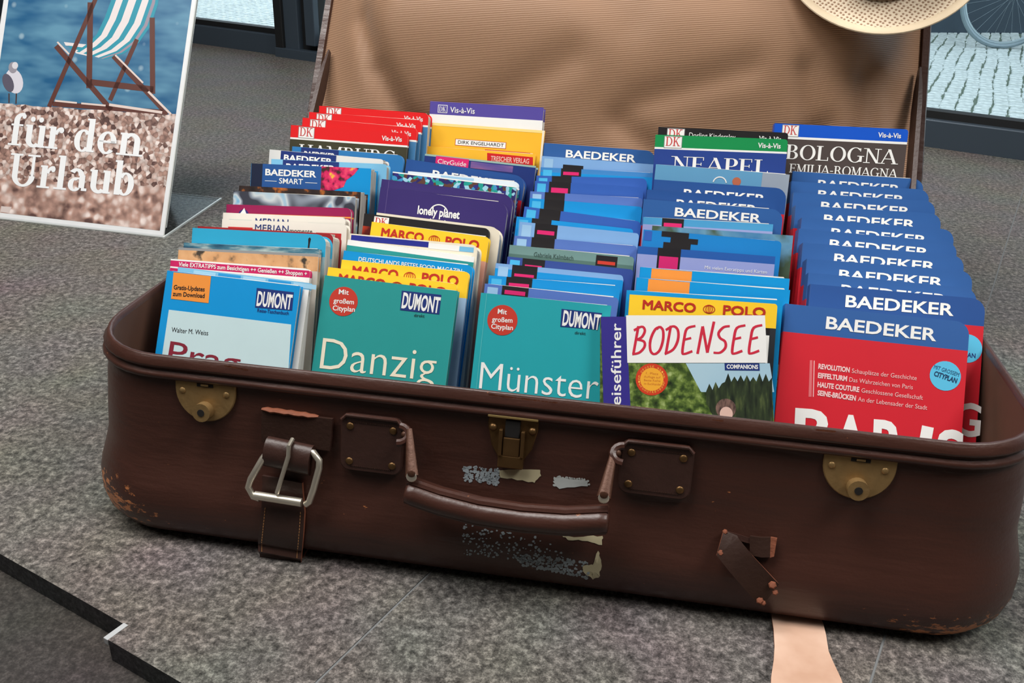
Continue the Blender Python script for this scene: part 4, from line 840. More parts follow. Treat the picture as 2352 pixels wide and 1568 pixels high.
# column, top-left, top-right (sight lines), height class, kind, colour words
BK = [
(1,(385,621),(690,657),19,'prag','sky-blue paperback with orange corner square, titled Prag'),
(1,(410,613),(712,650),18.8,'stripes','pale blue striped paperback'),
(1,(392,611),(702,645),18.6,'pinklow','thin magenta and white booklet'),
(1,(393,594),(713,618),18.8,'pink','magenta banded booklet with small white slogan'),
(1,(411,568),(732,584),19.2,'lizard','sand-coloured guide with dark lizards'),
(1,(423,557),(734,572),19,'water','guide with a blue-grey water photo'),
(1,(443,523),(750,539),20,'cyan1','bright cyan rounded paperback'),
(1,(455,519),(766,537),19,'dkred1','guide showing a dark red fore-edge'),
(1,(511,503),(797,515),18,'merian','white guide with red square and navy letters'),
(1,(513,488),(794,500),18,'merian2','white guide with a thin green line'),
(1,(521,469),(807,478),18,'maroon','maroon guide with orange line'),
(1,(537,438),(817,453),19,'wind','guide with pale blue propeller photo'),
(1,(550,426),(829,441),19,'night','dark guide with orange specks'),
(1,(578,375),(853,387),20,'smart','navy and cyan guide with pink flowers'),
(1,(624,365),(889,377),19.5,'smart2','pale cyan guide with navy band'),
(1,(620,343),(881,366),20,'smart3','white-edged guide with navy band'),
(1,(672,336),(928,357),19,'smart4','mid-blue rounded guide with navy band'),
(1,(669,287),(938,306),22,'dkham','red-topped guide titled Hamburg'),
(1,(696,270),(959,294),22,'dkred','red-topped guide right behind the Hamburg one'),
(1,(711,257),(969,276),22,'dkred','red-topped guide, last but one'),
(1,(734,243),(985,260),22,'dkred','red-topped guide nearest the lid'),
(2,(747,632),(1052,668),19,'danzig','teal guide with red sticker, titled Danzig'),
(2,(755,613),(1051,652),19,'mp1','yellow-topped guide, lettering almost hidden'),
(2,(786,596),(1078,625),19,'mp2','yellow-topped guide with red capitals'),
(2,(791,575),(1087,610),19.5,'food','bright blue magazine guide with white slogan'),
(2,(800,550),(1090,590),19.5,'tealwhite','white and teal striped guide'),
(2,(805,536),(1098,563),19.5,'creamnavy','cream guide with navy stripe'),
(2,(855,509),(1124,545),19,'mp3','yellow-topped guide with photo side'),
(2,(838,490),(1125,525),19,'blackdk','black rounded guide with autumn-coloured side'),
(2,(866,488),(1151,523),19,'cream','plain cream guide with rounded corner'),
(2,(875,430),(1168,466),20,'lonely','purple rounded guide with white ring emblem'),
(2,(878,411),(1180,448),20,'lonely2','plain purple rounded guide'),
(2,(903,394),(1187,428),20,'mosaic','guide with blue and green mosaic pattern'),
(2,(938,393),(1191,418),19,'palewhite','white and pale blue guide'),
(2,(935,365),(1207,405),20,'baed','dark blue rounded guide with hidden white capitals'),
(2,(977,353),(1231,381),19.5,'cityguide','navy guide with a magenta tab'),
(2,(978,335),(1230,354),19,'tres2','amber guide with red label, lower one'),
(2,(971,280),(1251,300),21.5,'tres','amber guide with framed author name'),
(2,(989,232),(1249,247),22.5,'dkpurp','violet-topped white guide nearest the lid'),
(3,(1106,672),(1404,702),19,'munster','turquoise guide with red sticker, titled Münster'),
(3,(1115,651),(1421,684),18.5,'ctV','periwinkle city guide'),
(3,(1124,632),(1424,657),18.5,'ctC','azure city guide with pink bar'),
(3,(1140,604),(1432,632),18.5,'ctC2','azure city guide with pale top'),
(3,(1167,589),(1455,619),18,'ctN','dark navy city guide'),
(3,(1172,562),(1457,590),18,'ctG','grey-green guide with black box at right'),
(3,(1183,541),(1464,565),18,'ctV2','violet-blue city guide'),
(3,(1195,509),(1468,536),18.5,'ctL','light blue city guide with pink bar'),
(3,(1188,497),(1455,526),18,'ctC3','bright cyan city guide'),
(3,(1206,474),(1474,509),18,'ctR','royal blue city guide'),
(3,(1218,455),(1475,475),18,'ctC4','cyan city guide'),
(3,(1219,439),(1476,455),18,'ctV3','muted blue city guide'),
(3,(1230,415),(1479,430),18.3,'ctR2','royal blue city guide with pink bar'),
(3,(1233,403),(1486,410),18,'ctR3','deep blue city guide'),
(3,(1243,384),(1503,397),18,'ctC5','cyan and blue city guide'),
(3,(1246,358),(1507,378),19,'ctL2','light blue city guide'),
(3,(1251,328),(1507,347),20,'baed3','blue rounded guide with white capitals'),
(4,(1380,728),(1757,725),18.5,'bodensee','white guide with red brushed title Bodensee'),
(4,(1448,676),(1786,698),19,'mp4','yellow-topped guide with red capitals and blue rim'),
(4,(1441,666),(1798,690),18.5,'cyanplain','bright blue guide behind the yellow one'),
(4,(1464,637),(1815,666),18.5,'orange1','bright blue guide with orange square'),
(4,(1472,613),(1814,640),18.5,'orange2','bright blue guide with orange square'),
(4,(1467,565),(1781,589),18.5,'lav','lavender and navy guide with pink square'),
(4,(1480,527),(1796,554),18.5,'ctB','blue city guide with stepped black box'),
(4,(1500,518),(1822,541),18.5,'coast','guide with blue-green coast photo'),
(4,(1479,498),(1776,515),18,'lav2','lavender guide with pink square'),
(4,(1480,457),(1800,482),20,'baed4','blue rounded guide with full white capitals'),
(4,(1488,435),(1788,457),20,'baed','blue rounded guide, capitals half hidden'),
(4,(1504,412),(1808,433),20,'baed','blue rounded guide, capitals mostly hidden'),
(4,(1508,377),(1814,401),20,'bluegrey','sky-blue guide with pale ring and rooftop'),
(4,(1507,309),(1810,320),22.5,'neapel','green-topped guide titled Neapel'),
(4,(1514,291),(1811,305),22.5,'dkblack','black-topped guide nearest the lid'),
(5,(1806,697),(2228,740),20,'paris','red guide with blue top, titled Paris'),
(5,(1863,652),(2264,687),20,'baedg','red guide with blue top, letter G showing'),
(5,(1859,626),(2245,663),20,'baedr','blue-topped guide'),
(5,(1855,594),(2235,623),20,'baedr','blue-topped guide'),
(5,(1846,557),(2216,588),20,'baedr','blue-topped guide'),
(5,(1837,525),(2200,557),20,'baedr','blue-topped guide'),
(5,(1843,500),(2193,528),20,'baedr','blue-topped guide'),
(5,(1829,471),(2163,491),20,'baedr','blue-topped guide'),
(5,(1824,442),(2150,462),20,'baedr','blue-topped guide'),
(5,(1819,416),(2136,436),20,'baedr','blue-topped guide'),
(5,(1822,393),(2123,412),20,'baedr','blue-topped guide'),
(5,(1781,283),(2087,297),22.5,'bologna','bright blue-topped guide titled Bologna'),
]
def rawy(tl, h, CB):
    d = ray(tl); z = .9+h*CB; return CAM_P.y+d.y*(z-CAM_P.z)/d.z
cols = {}
for i, b in enumerate(BK): cols.setdefault(b[0], []).append(i)
YF = {}; BETA = {}; SEP = {}
for c, ids in cols.items():
    n = len(ids); b0 = BETAS[c]; last = None
    y0 = rawy(BK[ids[0]][1], BK[ids[0]][3], cos(b0))
    for k_, i in enumerate(ids):
        be = b0+(.32-b0)*k_/(n-1); BETA[i] = be
        y = y0+(rawy(BK[i][1], BK[i][3], cos(b0))-y0)*(.66 if BK[i][3] < 21.4 else .45)
        d = ray(BK[i][1]); N = Vector((0, cos(be), -sin(be)))
        if last is not None:
            P = CAM_P+d*((y-CAM_P.y)/d.y); sp = (P-last).dot(N)
            if sp < .68: t = ((last-CAM_P).dot(N)+.68)/d.dot(N); P = CAM_P+d*t; sp = .68
            SEP[ids[k_-1]] = sp
        else: P = CAM_P+d*((y-CAM_P.y)/d.y)
        YF[i] = P.y; last = P
    SEP[ids[-1]] = 1.9
def spec(k):
    rc, T, sp, pg = 0, 2.3, None, None; bands = plain(CYAN)
    if k == 'prag': T = 1.3; bands = plain(CYAN)
    elif k == 'stripes': T = .6; bands = [(0, .6, LBLUE), (.6, FULL, WH)]
    elif k in ('pink', 'pinklow'): T = .5; bands = [(0, .14, WH), (.14, .75, ink((200, 30, 96))), (.75, FULL, WH)]; rc = .4
    elif k == 'lizard': bands = [(0, .22, GREY), (.22, 1.5, PH_sand), (1.5, FULL, ink((196, 188, 178)))]
    elif k == 'water': bands = [(0, 1, PH_water), (1, FULL, WH)]
    elif k == 'cyan1': bands = [(0, 2, CYAN2), (2, FULL, ink((150, 180, 190)))]; rc = .9
    elif k == 'dkred1': bands = plain(ink((150, 30, 36))); rc = .5
    elif k in ('merian', 'merian2'): bands = plain(ink((232, 226, 216))); rc = .4
    elif k == 'maroon': bands = [(0, .85, MAR), (.85, 1.0, ORNG), (1.0, FULL, MAR)]; rc = .5
    elif k == 'wind': bands = plain(PH_wind)
    elif k == 'night': bands = plain(PH_dark)
    elif k == 'smart': bands = plain(CYAN)
    elif k == 'smart2': bands = plain(LBLUE); rc = .3
    elif k == 'smart3': bands = plain(ink((220, 220, 218))); rc = .3
    elif k == 'smart4': bands = plain(ink((44, 124, 186))); rc = .7
    elif k == 'dkham': bands = [(0, 1.35, DKRED), (1.35, 1.55, WH), (1.55, FULL, ink((62, 60, 42)))]; rc = .55
    elif k == 'dkred': bands = [(0, 1.35, DKRED), (1.35, 1.55, WH), (1.55, FULL, ink((70, 130, 180)))]; rc = .55
    elif k == 'danzig': T = .8; bands = plain(TEAL)
    elif k == 'munster': T = .8; bands = plain(TEAL2); rc = .0
    elif k in ('mp1', 'mp2', 'mp3'): T = 1.2; bands = [(0, 2.3, YEL), (2.3, FULL, ink((160, 190, 220)) if k != 'mp3' else ink((216, 160, 140)))]; rc = .35
    elif k == 'mp4': T = .9; bands = [(0, 2.0, YEL), (2.0, FULL, ink((40, 44, 50)))]; rc = .25
    elif k == 'food': bands = plain(CYAN); rc = .5
    elif k == 'tealwhite': bands = [(0, .5, WH), (.5, 1.1, TEAL), (1.1, FULL, ink((235, 232, 225)))]
    elif k == 'creamnavy': bands = plain(CREAM); rc = .6
    elif k == 'cream': bands = plain(CREAM); rc = 1.0
    elif k == 'blackdk': bands = [(0, 1.2, BLK), (1.2, FULL, M_red_edge)]; rc = .5
    elif k in ('lonely', 'lonely2'): bands = plain(PURP); rc = 1.1
    elif k == 'mosaic': bands = [(0, .12, WH), (.12, FULL, PH_mosaic)]
    elif k == 'palewhite': bands = [(0, FULL, ink((214, 226, 236)))]; rc = .4
    elif k in ('baed', 'baed3', 'baed4'): bands = [(0, 2.6, BAED2 if k != 'baed' else BAED), (2.6, FULL, REDB)]; rc = 1.1
    elif k in ('baedr', 'baedg'): bands = [(0, 2.3, BAED2 if k == 'baedr' else BAED), (2.3, FULL, REDB)]; rc = 1.1
    elif k == 'paris': bands = [(0, 2.35, BAED2), (2.35, FULL, REDB)]; rc = 1.1
    elif k == 'cityguide': bands = [(0, .2, ink((150, 180, 170))), (.2, FULL, NAVY)]
    elif k in ('tres', 'tres2'): bands = plain(ink((246, 186, 48)))
    elif k == 'dkpurp': bands = [(0, 1.45, ink((84, 72, 156))), (1.45, FULL, WH)]
    elif k in ('ctV', 'ctV2', 'ctV3'): bands = plain(CT_V); rc = .3
    elif k in ('ctC', 'ctC3', 'ctC4'): bands = plain(CT_C); rc = .3
    elif k == 'ctC2': bands = [(0, .45, CT_L), (.45, FULL, CT_C)]; rc = .3
    elif k == 'ctC5': bands = [(0, .5, CT_LB), (.5, FULL, CT_C)]; rc = .3
    elif k == 'ctN': bands = plain(CT_N); rc = .3
    elif k == 'ctG': bands = [(0, .8, CT_G), (.8, 1.3, ink((80, 112, 106))), (1.3, FULL, CT_G)]; rc = .3
    elif k in ('ctL', 'ctL2'): bands = plain(CT_L); rc = .3
    elif k in ('ctR', 'ctR2', 'ctR3'): bands = plain(CT_R); rc = .5
    elif k == 'bodensee': T = .8; bands = plain(PH_tree)
    elif k in ('cyanplain', 'orange1', 'orange2'): T = 1.2; bands = plain(CYAN)
    elif k in ('lav', 'lav2'): bands = [(0, .7, ink((36, 90, 168)) if k == 'lav' else ink((70, 150, 200))), (.7, FULL, CT_LAV)]
    elif k == 'ctB': bands = plain(CT_B); rc = .4
    elif k == 'coast': bands = plain(PH_coast)
    elif k == 'bluegrey': bands = plain(ink((96, 156, 196)))
    elif k == 'neapel': bands = [(0, 1.3, GREEN), (1.3, 1.5, WH), (1.5, FULL, ink((38, 66, 142)))]; rc = .35
    elif k == 'dkblack': bands = [(0, 1.3, BLK), (1.3, 1.5, WH), (1.5, FULL, BLK)]; rc = .35
    elif k == 'bologna': bands = [(0, 1.35, ink((10, 84, 200))), (1.35, 1.6, WH), (1.6, FULL, ink((76, 66, 64)))]; rc = .35
    return bands, rc, T, sp
LASTROW = {c: ids[-1] for c, ids in cols.items()}
for i, (c, tl, tr, hh, k, words) in enumerate(BK):
    ids = cols[c]; pos = ids.index(i); bands, rc, Tm, sp = spec(k)
    T = max(.45, min(Tm, SEP[i]-.12))
    sag = 0 if k in ('dkham', 'dkblack', 'bologna', 'dkpurp') else ({'orange1': .3, 'orange2': .3, 'cyanplain': .3, 'mp4': .1, 'lonely': .32, 'lonely2': .3, 'palewhite': .3, 'paris': .0, 'dkred': .2}.get(k, random.Random(i).choice((.08, .14, .2, .26)))*min(1, T/1.2)+.05)
    b = Book(BETA[i], tl, tr, YF[i], T, bands, rc, sp, None, sag); w = b.w; h = b.h
    ordn = ORD[pos] if pos < len(ids)-1 else 'rearmost'
    tag(b.root, '%s, %s from front, %s book column' % (words, ordn, ROWN[c]) if ordn not in ('frontmost', 'rearmost') else '%s, %s in the %s book column' % (words, ordn, ROWN[c]), 'book', 'travel guides in the %s column' % ROWN[c])
    if k == 'prag':
        b.ppanel([(388, 722+65), (673, 745), (668, 860), (345, 900)][:0] or [(388, 711), (669, 745), (660, 900), (360, 900)], ink((196, 220, 224)), 'cover_panel')
        b.ppanel([(393, 686), (479, 696), (485, 634), (399, 625)], ORNG, 'corner_square', .02)
        b.ptext('Gratis-Updates', (399, 664), (470, 669), 10, BLK, bold=.02, lift=.035); b.ptext('zum Download', (397, 679), (470, 684), 10, BLK, bold=.02, lift=.035)
        b.ppanel([(586, 706), (671, 713), (675, 671), (590, 661)], NAVY, 'logo_box', .02); b.ptext('DUMONT', (589, 701), (669, 710), 32, WH, bold=.03, lift=.035)
        b.ptext('Reise-Taschenbuch', (591, 716), (663, 723), 8, NAVY, bold=.01)
        b.ptext('Walter M. Weiss', (394, 762), (478, 770), 11, BLK); b.ptext('Prag', (384, 832), (548, 858), 50, ink((130, 34, 52)), lift=.035)
    elif k == 'stripes':
        for j in range(5): b.panel(w*(.12+.19*j), .1, w*(.29+.19*j), .5, ink((40, 150, 214)) if j % 2 else ink((160, 206, 232)), 'print_stripe')
    elif k == 'pink': b.text('Viele EXTRATIPPS zum Besichtigen ++ Genießen ++ Shoppen +', w*.06, w*.98, .6, .36, WH, bold=.015)
    elif k == 'cyan1': b.poly([(w*.875+x, h-.9+z) for x, z in ((-.1, -.9), (.05, -.9), (.1, 0), (.18, .45), (.05, .6), (-.08, .45), (-.05, 0))], BLK, 'print_figure')
    elif k == 'merian':
        b.panel(w*.05, .7, w*.25, 4, ink((204, 44, 44)), 'print_square'); b.panel(w*.76, .9, w*.96, 14, ink((190, 40, 44)), 'print_square'); b.text('MERIAN', w*.27, w*.54, .98, .62, NAVY); b.text('momente', w*.55, w*.73, .98, .36, BLK)
    elif k == 'merian2': b.text('MERIAN', w*.27, w*.54, 1.25, .85, NAVY); b.panel(w*.05, .62, w*.24, .72, ink((90, 170, 170)), 'print_line'); b.panel(w*.7, .62, w*.97, .72, ink((90, 170, 170)), 'print_line')
    elif k == 'maroon': b.disc((w*.14, h-1.0), .55, ink((50, 40, 110)), 'emblem', rx=1); b.poly([(w*.1, h-1.1), (w*.17, h-1.1), (w*.145, h-.3)], WH, 'emblem', .03)
    elif k == 'smart':
        b.panel(0, 0, w*.095, 3, BLACKINK, 'print_strip'); b.panel(w*.095, 0, w*.59, 3.0, ink((36, 84, 150)), 'title_panel'); b.poly([(w*.59, h), (w*.9, h), (w*.86, h-.7), (w*.8, h-1.3), (w*.78, h-2), (w*.7, h-2.4), (w*.59, h-2.6)], PH_flow, 'print_flowers')
        b.text('BAEDEKER', w*.12, w*.55, 1.15, .62, WH, bold=.03); b.text('SMART', w*.24, w*.44, 1.95, .55, WH, bold=.01)
        b.panel(w*.12, 1.72, w*.22, 1.77, WH, 'print_line', .03); b.panel(w*.46, 1.72, w*.56, 1.77, WH, 'print_line', .03)
    elif k in ('smart2', 'smart3', 'smart4'):
        x0 = {'smart2': .1, 'smart3': .1, 'smart4': .08}[k]; x1 = .59 if k != 'smart4' else .42
        b.panel(w*x0, 0.03, w*x1, 3, NAVY, 'title_panel'); b.text('BAEDEKER', w*(x0+.03), w*(x1-.03), 1.05, .62, WH, bold=.03)
    elif k == 'dkham': dk(b, title='HAMBURG', tw=(.08, .92), ty=3.6); 
    elif k == 'dkred': dk(b)
    elif k == 'danzig':
        b.disc((789, 692), 1.27, STK); 
        for t_, a_, q_ in (('Mit', (778, 675), (801, 677)), ('großem', (766, 695), (813, 699)), ('Cityplan', (764, 712), (815, 716))): b.ptext(t_, a_, q_, 11, WH, bold=.015, lift=.035)
        b.ppanel([(919, 712), (1009, 722), (1014, 677), (923, 667)], NAVY, 'logo_box', .02); b.ptext('DUMONT', (922, 706), (1008, 718), 34, WH, bold=.03, lift=.035)
        b.ptext('direkt', (951, 727), (975, 729), 7, BLK); b.ptext('Danzig', (734, 846), (998, 876), 72, CREAM, bold=-.008, lift=.03)
    elif k == 'munster':
        b.disc((1154, 735), 1.27, STK)
        for t_, a_, q_ in (('Mit', (1143, 720), (1164, 722)), ('großem', (1130, 738), (1177, 741)), ('Cityplan', (1128, 754), (1178, 758))): b.ptext(t_, a_, q_, 11, WH, bold=.015, lift=.035)
        b.ppanel([(1287, 750), (1373, 757), (1383, 719), (1290, 709)], NAVY, 'logo_box', .02); b.ptext('DUMONT', (1291, 746), (1377, 757), 33, WH, bold=.03, lift=.035)
        b.ptext('direkt', (1320, 767), (1345, 769), 7, BLK); b.ptext('Münster', (1100, 892), (1372, 918), 62, WH, bold=-.008, lift=.03)
        b.panel(.42, 0, .5, h-.2, ink((70, 176, 182)), 'cover_crease')
    elif k in ('mp1', 'mp2', 'mp3', 'mp4'):
        mpolo(b, 1.3 if k != 'mp4' else 1.15, cap=.8 if k != 'mp4' else .72)
        if k == 'mp4': b.panel(w*.0, 2, w*.96, 2.5, BLK, 'print_strip'); b.panel(w*.62, 2.6, w*.96, 7.6, WH, 'photo_panel', .018)
    elif k == 'food':
        b.text('DEUTSCHLANDS BESTES FOOD-MAGAZIN', w*.12, w*.92, .8, .38, WH, bold=.015)
    elif k == 'creamnavy': b.panel(.1, .12, w*.62, .62, ink((36, 44, 140)), 'print_strip'); b.panel(w*.62, .2, w*.86, .7, WH, 'print_strip'); b.panel(w*.86, .25, w*.97, .7, LBLUE, 'print_strip')
    elif k == 'blackdk': b.panel(w*.08, .15, w*.2, 1, WH, 'emblem'); b.text('DK', w*.09, w*.19, .95, .7, ink((200, 60, 60)), font='serif')
    elif k == 'lonely':
        b.text('lonely planet', w*.31, w*.64, 2.15, .78, WH, bold=.03); cx, v = w*.475, 1.95; mb = MB()
        mb.add([(cx+a*cos(t), -.028, h-v+a*sin(t)) for t in [radians(20)+radians(140)*j/16 for j in range(17)] for a in (1.0, .88)], [(2*j, 2*j+2, 2*j+3, 2*j+1) for j in range(16)], WH)
        mb.add([(cx+a*cos(t), -.028, h-v+a*sin(t)) for t in [radians(215)+radians(110)*j/12 for j in range(13)] for a in (1.0, .88)], [(2*j, 2*j+2, 2*j+3, 2*j+1) for j in range(12)], WH); mb.build('emblem', b.cover)
        b.panel(.7, .02, .78, h, ink((84, 70, 130)), 'cover_crease')
    elif k == 'lonely2': b.panel(.7, .02, .78, h, ink((84, 70, 130)), 'cover_crease')
    elif k in ('baed', 'baed3', 'baed4', 'baedr'): baed(b, .23 if k in ('baed4', 'baed') else .2, .85 if k in ('baed4', 'baed') else .83, 1.4 if k in ('baed3', 'baed4') else 1.58)
    elif k == 'baedg':
        b.ptext('BAEDEKER', (1941, 704), (2190, 725), 26, WH, bold=.022); b.disc((2221, 800), 1.2, ink((90, 190, 228))); b.ptext('CITYPLAN', (2180, 815), (2240, 822), 10, NAVY, bold=.02, lift=.035)
        b.ptext('NIG', (2092, 985), (2250, 1003), 72, ink((226, 222, 220)), bold=.02, lift=.03)
    elif k == 'paris':
        b.ptext('BAEDEKER', (1896, 754), (2150, 783), 27, WH, bold=.022)
        b.disc((2171, 863), 1.2, ink((90, 190, 228))); b.ptext('MIT GROSSEM', (2144, 846), (2201, 865), 9, ink((30, 70, 110)), lift=.035); b.ptext('CITYPLAN', (2144, 862), (2196, 880), 11, ink((20, 50, 90)), bold=.03, lift=.035)
        for j, (bd, rg, a0, a1, q1) in enumerate((('REVOLUTION', 'Schauplätze der Geschichte', (1879, 846), (1951, 855), (2105, 873)), ('EIFFELTURM', 'Das Wahrzeichen von Paris', (1878, 867), (1945, 875), (2096, 894)), ('HAUTE COUTURE', 'Geschlossene Gesellschaft', (1877, 888), (1973, 900), (2119, 918)), ('SEINE-BRÜCKEN', 'An der Lebensader der Stadt', (1877, 907), (1965, 920), (2129, 941)))):
            b.ptext(bd, a0, a1, 11, ink((240, 200, 200)), bold=.04); b.ptext(rg, (a1[0]+5, a1[1]+1), q1, 10, ink((240, 190, 190)), bold=0)
        b.ppanel([(1867, 911), (1869, 911), (1871, 828), (1869, 828)], ink((240, 190, 190)), 'print_line'); b.ppanel([(1857, 911), (1864, 911), (1866, 827), (1860, 827)], ink((222, 110, 116)), 'print_strip')
        for ch, xa, xb, yt in (('P', 1822, 1899, 936), ('A', 1912, 1990, 950), ('R', 2003, 2078, 962), ('I', 2099, 2126, 974), ('S', 2149, 2212, 984)): b.ptext(ch, (xa, yt+102), (xb, yt+108), 98, WH, bold=.03)
        mb = MB(lambda x, y, z: (-.085, y, z)); vs, fs = sans('PARIS', .05); mx = max(v[0] for v in vs)
        mb.add([(0, .15+(v[1]/.73)*1.3 if False else .2+(1-v[1]/.75)*1.2, h-12+v[0]/mx*7) for v in vs], fs, WH); mb.build('spine_lettering', b.cover)
    elif k == 'palewhite': b.panel(w*.3, .1, w*.6, .5, ink((150, 190, 220)), 'print_strip')
    elif k == 'cityguide': b.panel(w*.1, .1, w*.4, 1.1, PINK, 'title_tab', .02); b.text('CityGuide', w*.12, w*.38, .9, .5, WH, lift=.035); b.panel(w*.42, .3, w*.8, 1.0, PH_sunset, 'print_photo', .018)
    elif k == 'tres':
        b.panel(w*.28, 1.6, w*.70, 2.35, ink((190, 90, 60)), 'name_frame', .014); b.panel(w*.285, 1.66, w*.695, 2.29, WH, 'name_plate', .02); b.text('DIRK ENGELHARDT', w*.305, w*.68, 2.14, .36, BLK, font='sans', lift=.035)
        b.ppanel([(1114, 356), (1217, 364), (1218, 351), (1114, 343)], ink((206, 30, 34)), 'label_strip', .02); b.ptext('TRESCHER VERLAG', (1122, 355), (1208, 362), 8, ink((240, 190, 180)), bold=.02, lift=.035)
        b.panel(0, 0, .2, h, CREAM, 'cover_edge', .014); b.panel(w-.25, 0, w, h, CREAM, 'cover_edge', .014); b.panel(0, 0, w, .3, ink((250, 220, 140)), 'cover_edge', .013)
    elif k == 'tres2': b.ppanel([(1119, 372), (1224, 379), (1224, 361), (1119, 351)], ink((206, 30, 34)), 'label_strip', .02); b.ptext('TRESCHER VERLAG', (1127, 369), (1215, 376), 11, ink((240, 190, 180)), bold=.02, lift=.035)
    elif k == 'dkpurp':
        for q in ((w*.07, w*.155),): b.panel(q[0], .35, q[1], 1.25, WH, 'emblem', .014); b.panel(q[0]+.07, .42, q[1]-.07, 1.18, ink((84, 72, 156)), 'emblem', .02)
        b.text('DK', w*.07+.16, w*.155-.14, 1.1, .55, WH, font='serif', lift=.035); b.text('Vis-à-Vis', w*.18, w*.4, 1.15, .62, WH, bold=.01)
    elif k.startswith('ct') and k != 'ctB' and k != 'ctG':
        pk = {'ctC': (.5, .8), 'ctN': (.55, 1.0), 'ctL': (.62, 1.0), 'ctR2': (.6, 1.2), 'ctV': (.35, .7), 'ctL2': None, 'ctC2': (.75, 1.0), 'ctC5': (.35, .7)}.get(k)
        bx = {'ctV': (.13, .33), 'ctC': (.135, .335), 'ctC2': (.13, .33), 'ctN': (.12, .3), 'ctV2': (.14, .33), 'ctL': (.13, .32), 'ctC3': (.13, .3), 'ctR': (.13, .31), 'ctC4': (.13, .31), 'ctV3': (.13, .31), 'ctR2': (.13, .33), 'ctR3': (.14, .32), 'ctC5': (.18, .36), 'ctL2': (.19, .37)}[k]
        citytrip(b, bands[0][2], bx, pk, (0 if k != 'ctL2' else .75, 2.6))
    elif k == 'ctG': b.text('Gabriele Kalmbach', w*.2, w*.52, .85, .4, ink((60, 84, 80))); b.panel(w*.7, .15, w*.87, 1.1, BLK, 'logo_box', .018); b.panel(w*.715, .65, w*.855, .95, STK, 'logo_bar', .024); b.panel(w*.1, 1.25, w*.29, 2.6, BLK, 'logo_box', .018)
    elif k == 'bodensee':
        up = lambda x, y: b.uv((x, y))
        b.ppanel([(1386, 925), (1448, 932), (1438, 727), (1380, 727)], ink((52, 44, 136)), 'title_band', .015)
        b.ppanel([(1440, 931), (1779, 980), (1770, 850), (1441, 832)], PH_tree, 'cover_photo', .014)
        b.ppanel([(1575, 834), (1768, 834), (1778, 900), (1610, 900)], PH_sky, 'photo_sky', .018)
        r = random.Random(3); tp = [(1622, 965)]+[(1622+i*7.2, (900-i*1.6 if i < 6 else 878)-(18 if i % 2 else 2)*r.uniform(.6, 1.3)) for i in range(22)]+[(1776, 985)]
        b.ppanel(tp, PH_forest, 'photo_forest', .022)
        r = random.Random(5); tp = [(1460, 936), (1446, 838), (1560, 836)]+[(1572+i*8+r.uniform(-7, 7), 845+i*13+r.uniform(-7, 7)) for i in range(7)]+[(1640, 960)]
        b.ppanel(tp, PH_tree, 'photo_tree', .026)
        b.ppanel([(1441, 833), (1762, 833), (1757, 724), (1438, 724)], WH, 'title_panel', .03)
        b.disc((1667, 938), .78, PH_hair, 'photo_head', .034); b.disc((1668, 950), .5, ink((222, 186, 172)), 'photo_face', .038, .55)
        b.ptext('BODENSEE', (1452, 812), (1752, 810), 62, ink((206, 40, 66)), font='brush', lift=.04)
        b.ppanel([(1665, 850), (1745, 851), (1744, 834), (1664, 834)], NAVY, 'logo_box', .034); b.ptext('COMPANIONS', (1669, 846), (1741, 847), 9, WH, bold=.03, lift=.045)
        b.disc((1497, 871), 1.28, ink((206, 60, 32)), 'round_seal', .04); b.disc((1497, 871), .92, ink((240, 170, 50)), 'round_seal', .045)
        for j, (t_, y_) in enumerate((('1. Platz', 859), ('Auflage auf', 867), ('Beste Reihe', 875), ('im Buchhandel', 883))): b.ptext(t_, (1479+(0 if j else 5), y_), (1517-(0 if j else 5), y_+2), 5, ink((200, 110, 40)), lift=.05)
        cx, cz = b.uv((1497, 871))
        for j, ch in enumerate('MEINE GROSSE REISE LESEWERTUNG'):
            if ch == ' ': continue
            a = radians(215-j*12); lettering(b.cover, ch, cx+1.02*cos(a)-.06, cx+1.02*cos(a)+.06, cz+1.02*sin(a)-.08, .16, ink((250, 190, 80)), lift=.05)
        vs, fs = sans('Reiseführer', .01); mx = max(v[0] for v in vs); x0, z0 = b.uv((1426, 960)); x1, z1 = b.uv((1419, 742)); Lh = z1-z0+.0; capw = b.uv((1426, 850))[0]-b.uv((1402, 850))[0]
        mb = MB(); k_ = Lh/mx*1.0; mb.add([(x0-.0-v[1]/.73*capw, -.03, z1-(mx-v[0])*k_) for v in vs], fs, WH); mb.build('lettering', b.cover)
    elif k in ('orange1', 'orange2'): b.panel(w*.075, .05, w*.35, 2.4, ORNG, 'corner_square')
    elif k in ('lav', 'lav2'):
        b.panel(w*.145, 0, w*.315, 2.6, BLK, 'logo_box', .018); b.panel(w*.16, .45 if k == 'lav2' else .75, w*.3, 2.1, PINK, 'logo_bar', .024)
        if k == 'lav': b.text('Mit vielen Extratipps und Karten', w*.5, w*.95, 1.6, .3, WH)
    elif k == 'ctB': b.panel(w*.13, 0, w*.33, .5, BLK, 'logo_box', .018); b.panel(w*.2, .5, w*.4, 1.0, BLK, 'logo_box', .018); b.panel(w*.15, 1.0, w*.35, 2.8, BLK, 'logo_box', .018); b.panel(.05, .1, w*.06, 1.0, CT_R, 'print_square')
    elif k == 'bluegrey': 
        b.panel(w*.8, 0, w, h, ink((150, 162, 178)), 'print_panel'); cx, v = w*.49, 1.5; mb = MB()
        mb.add([(cx+a*cos(t), -.028, h-v+a*sin(t)) for t in [radians(10)+radians(160)*j/16 for j in range(17)] for a in (.75, .63)], [(2*j, 2*j+2, 2*j+3, 2*j+1) for j in range(16)], WH); mb.build('emblem', b.cover)
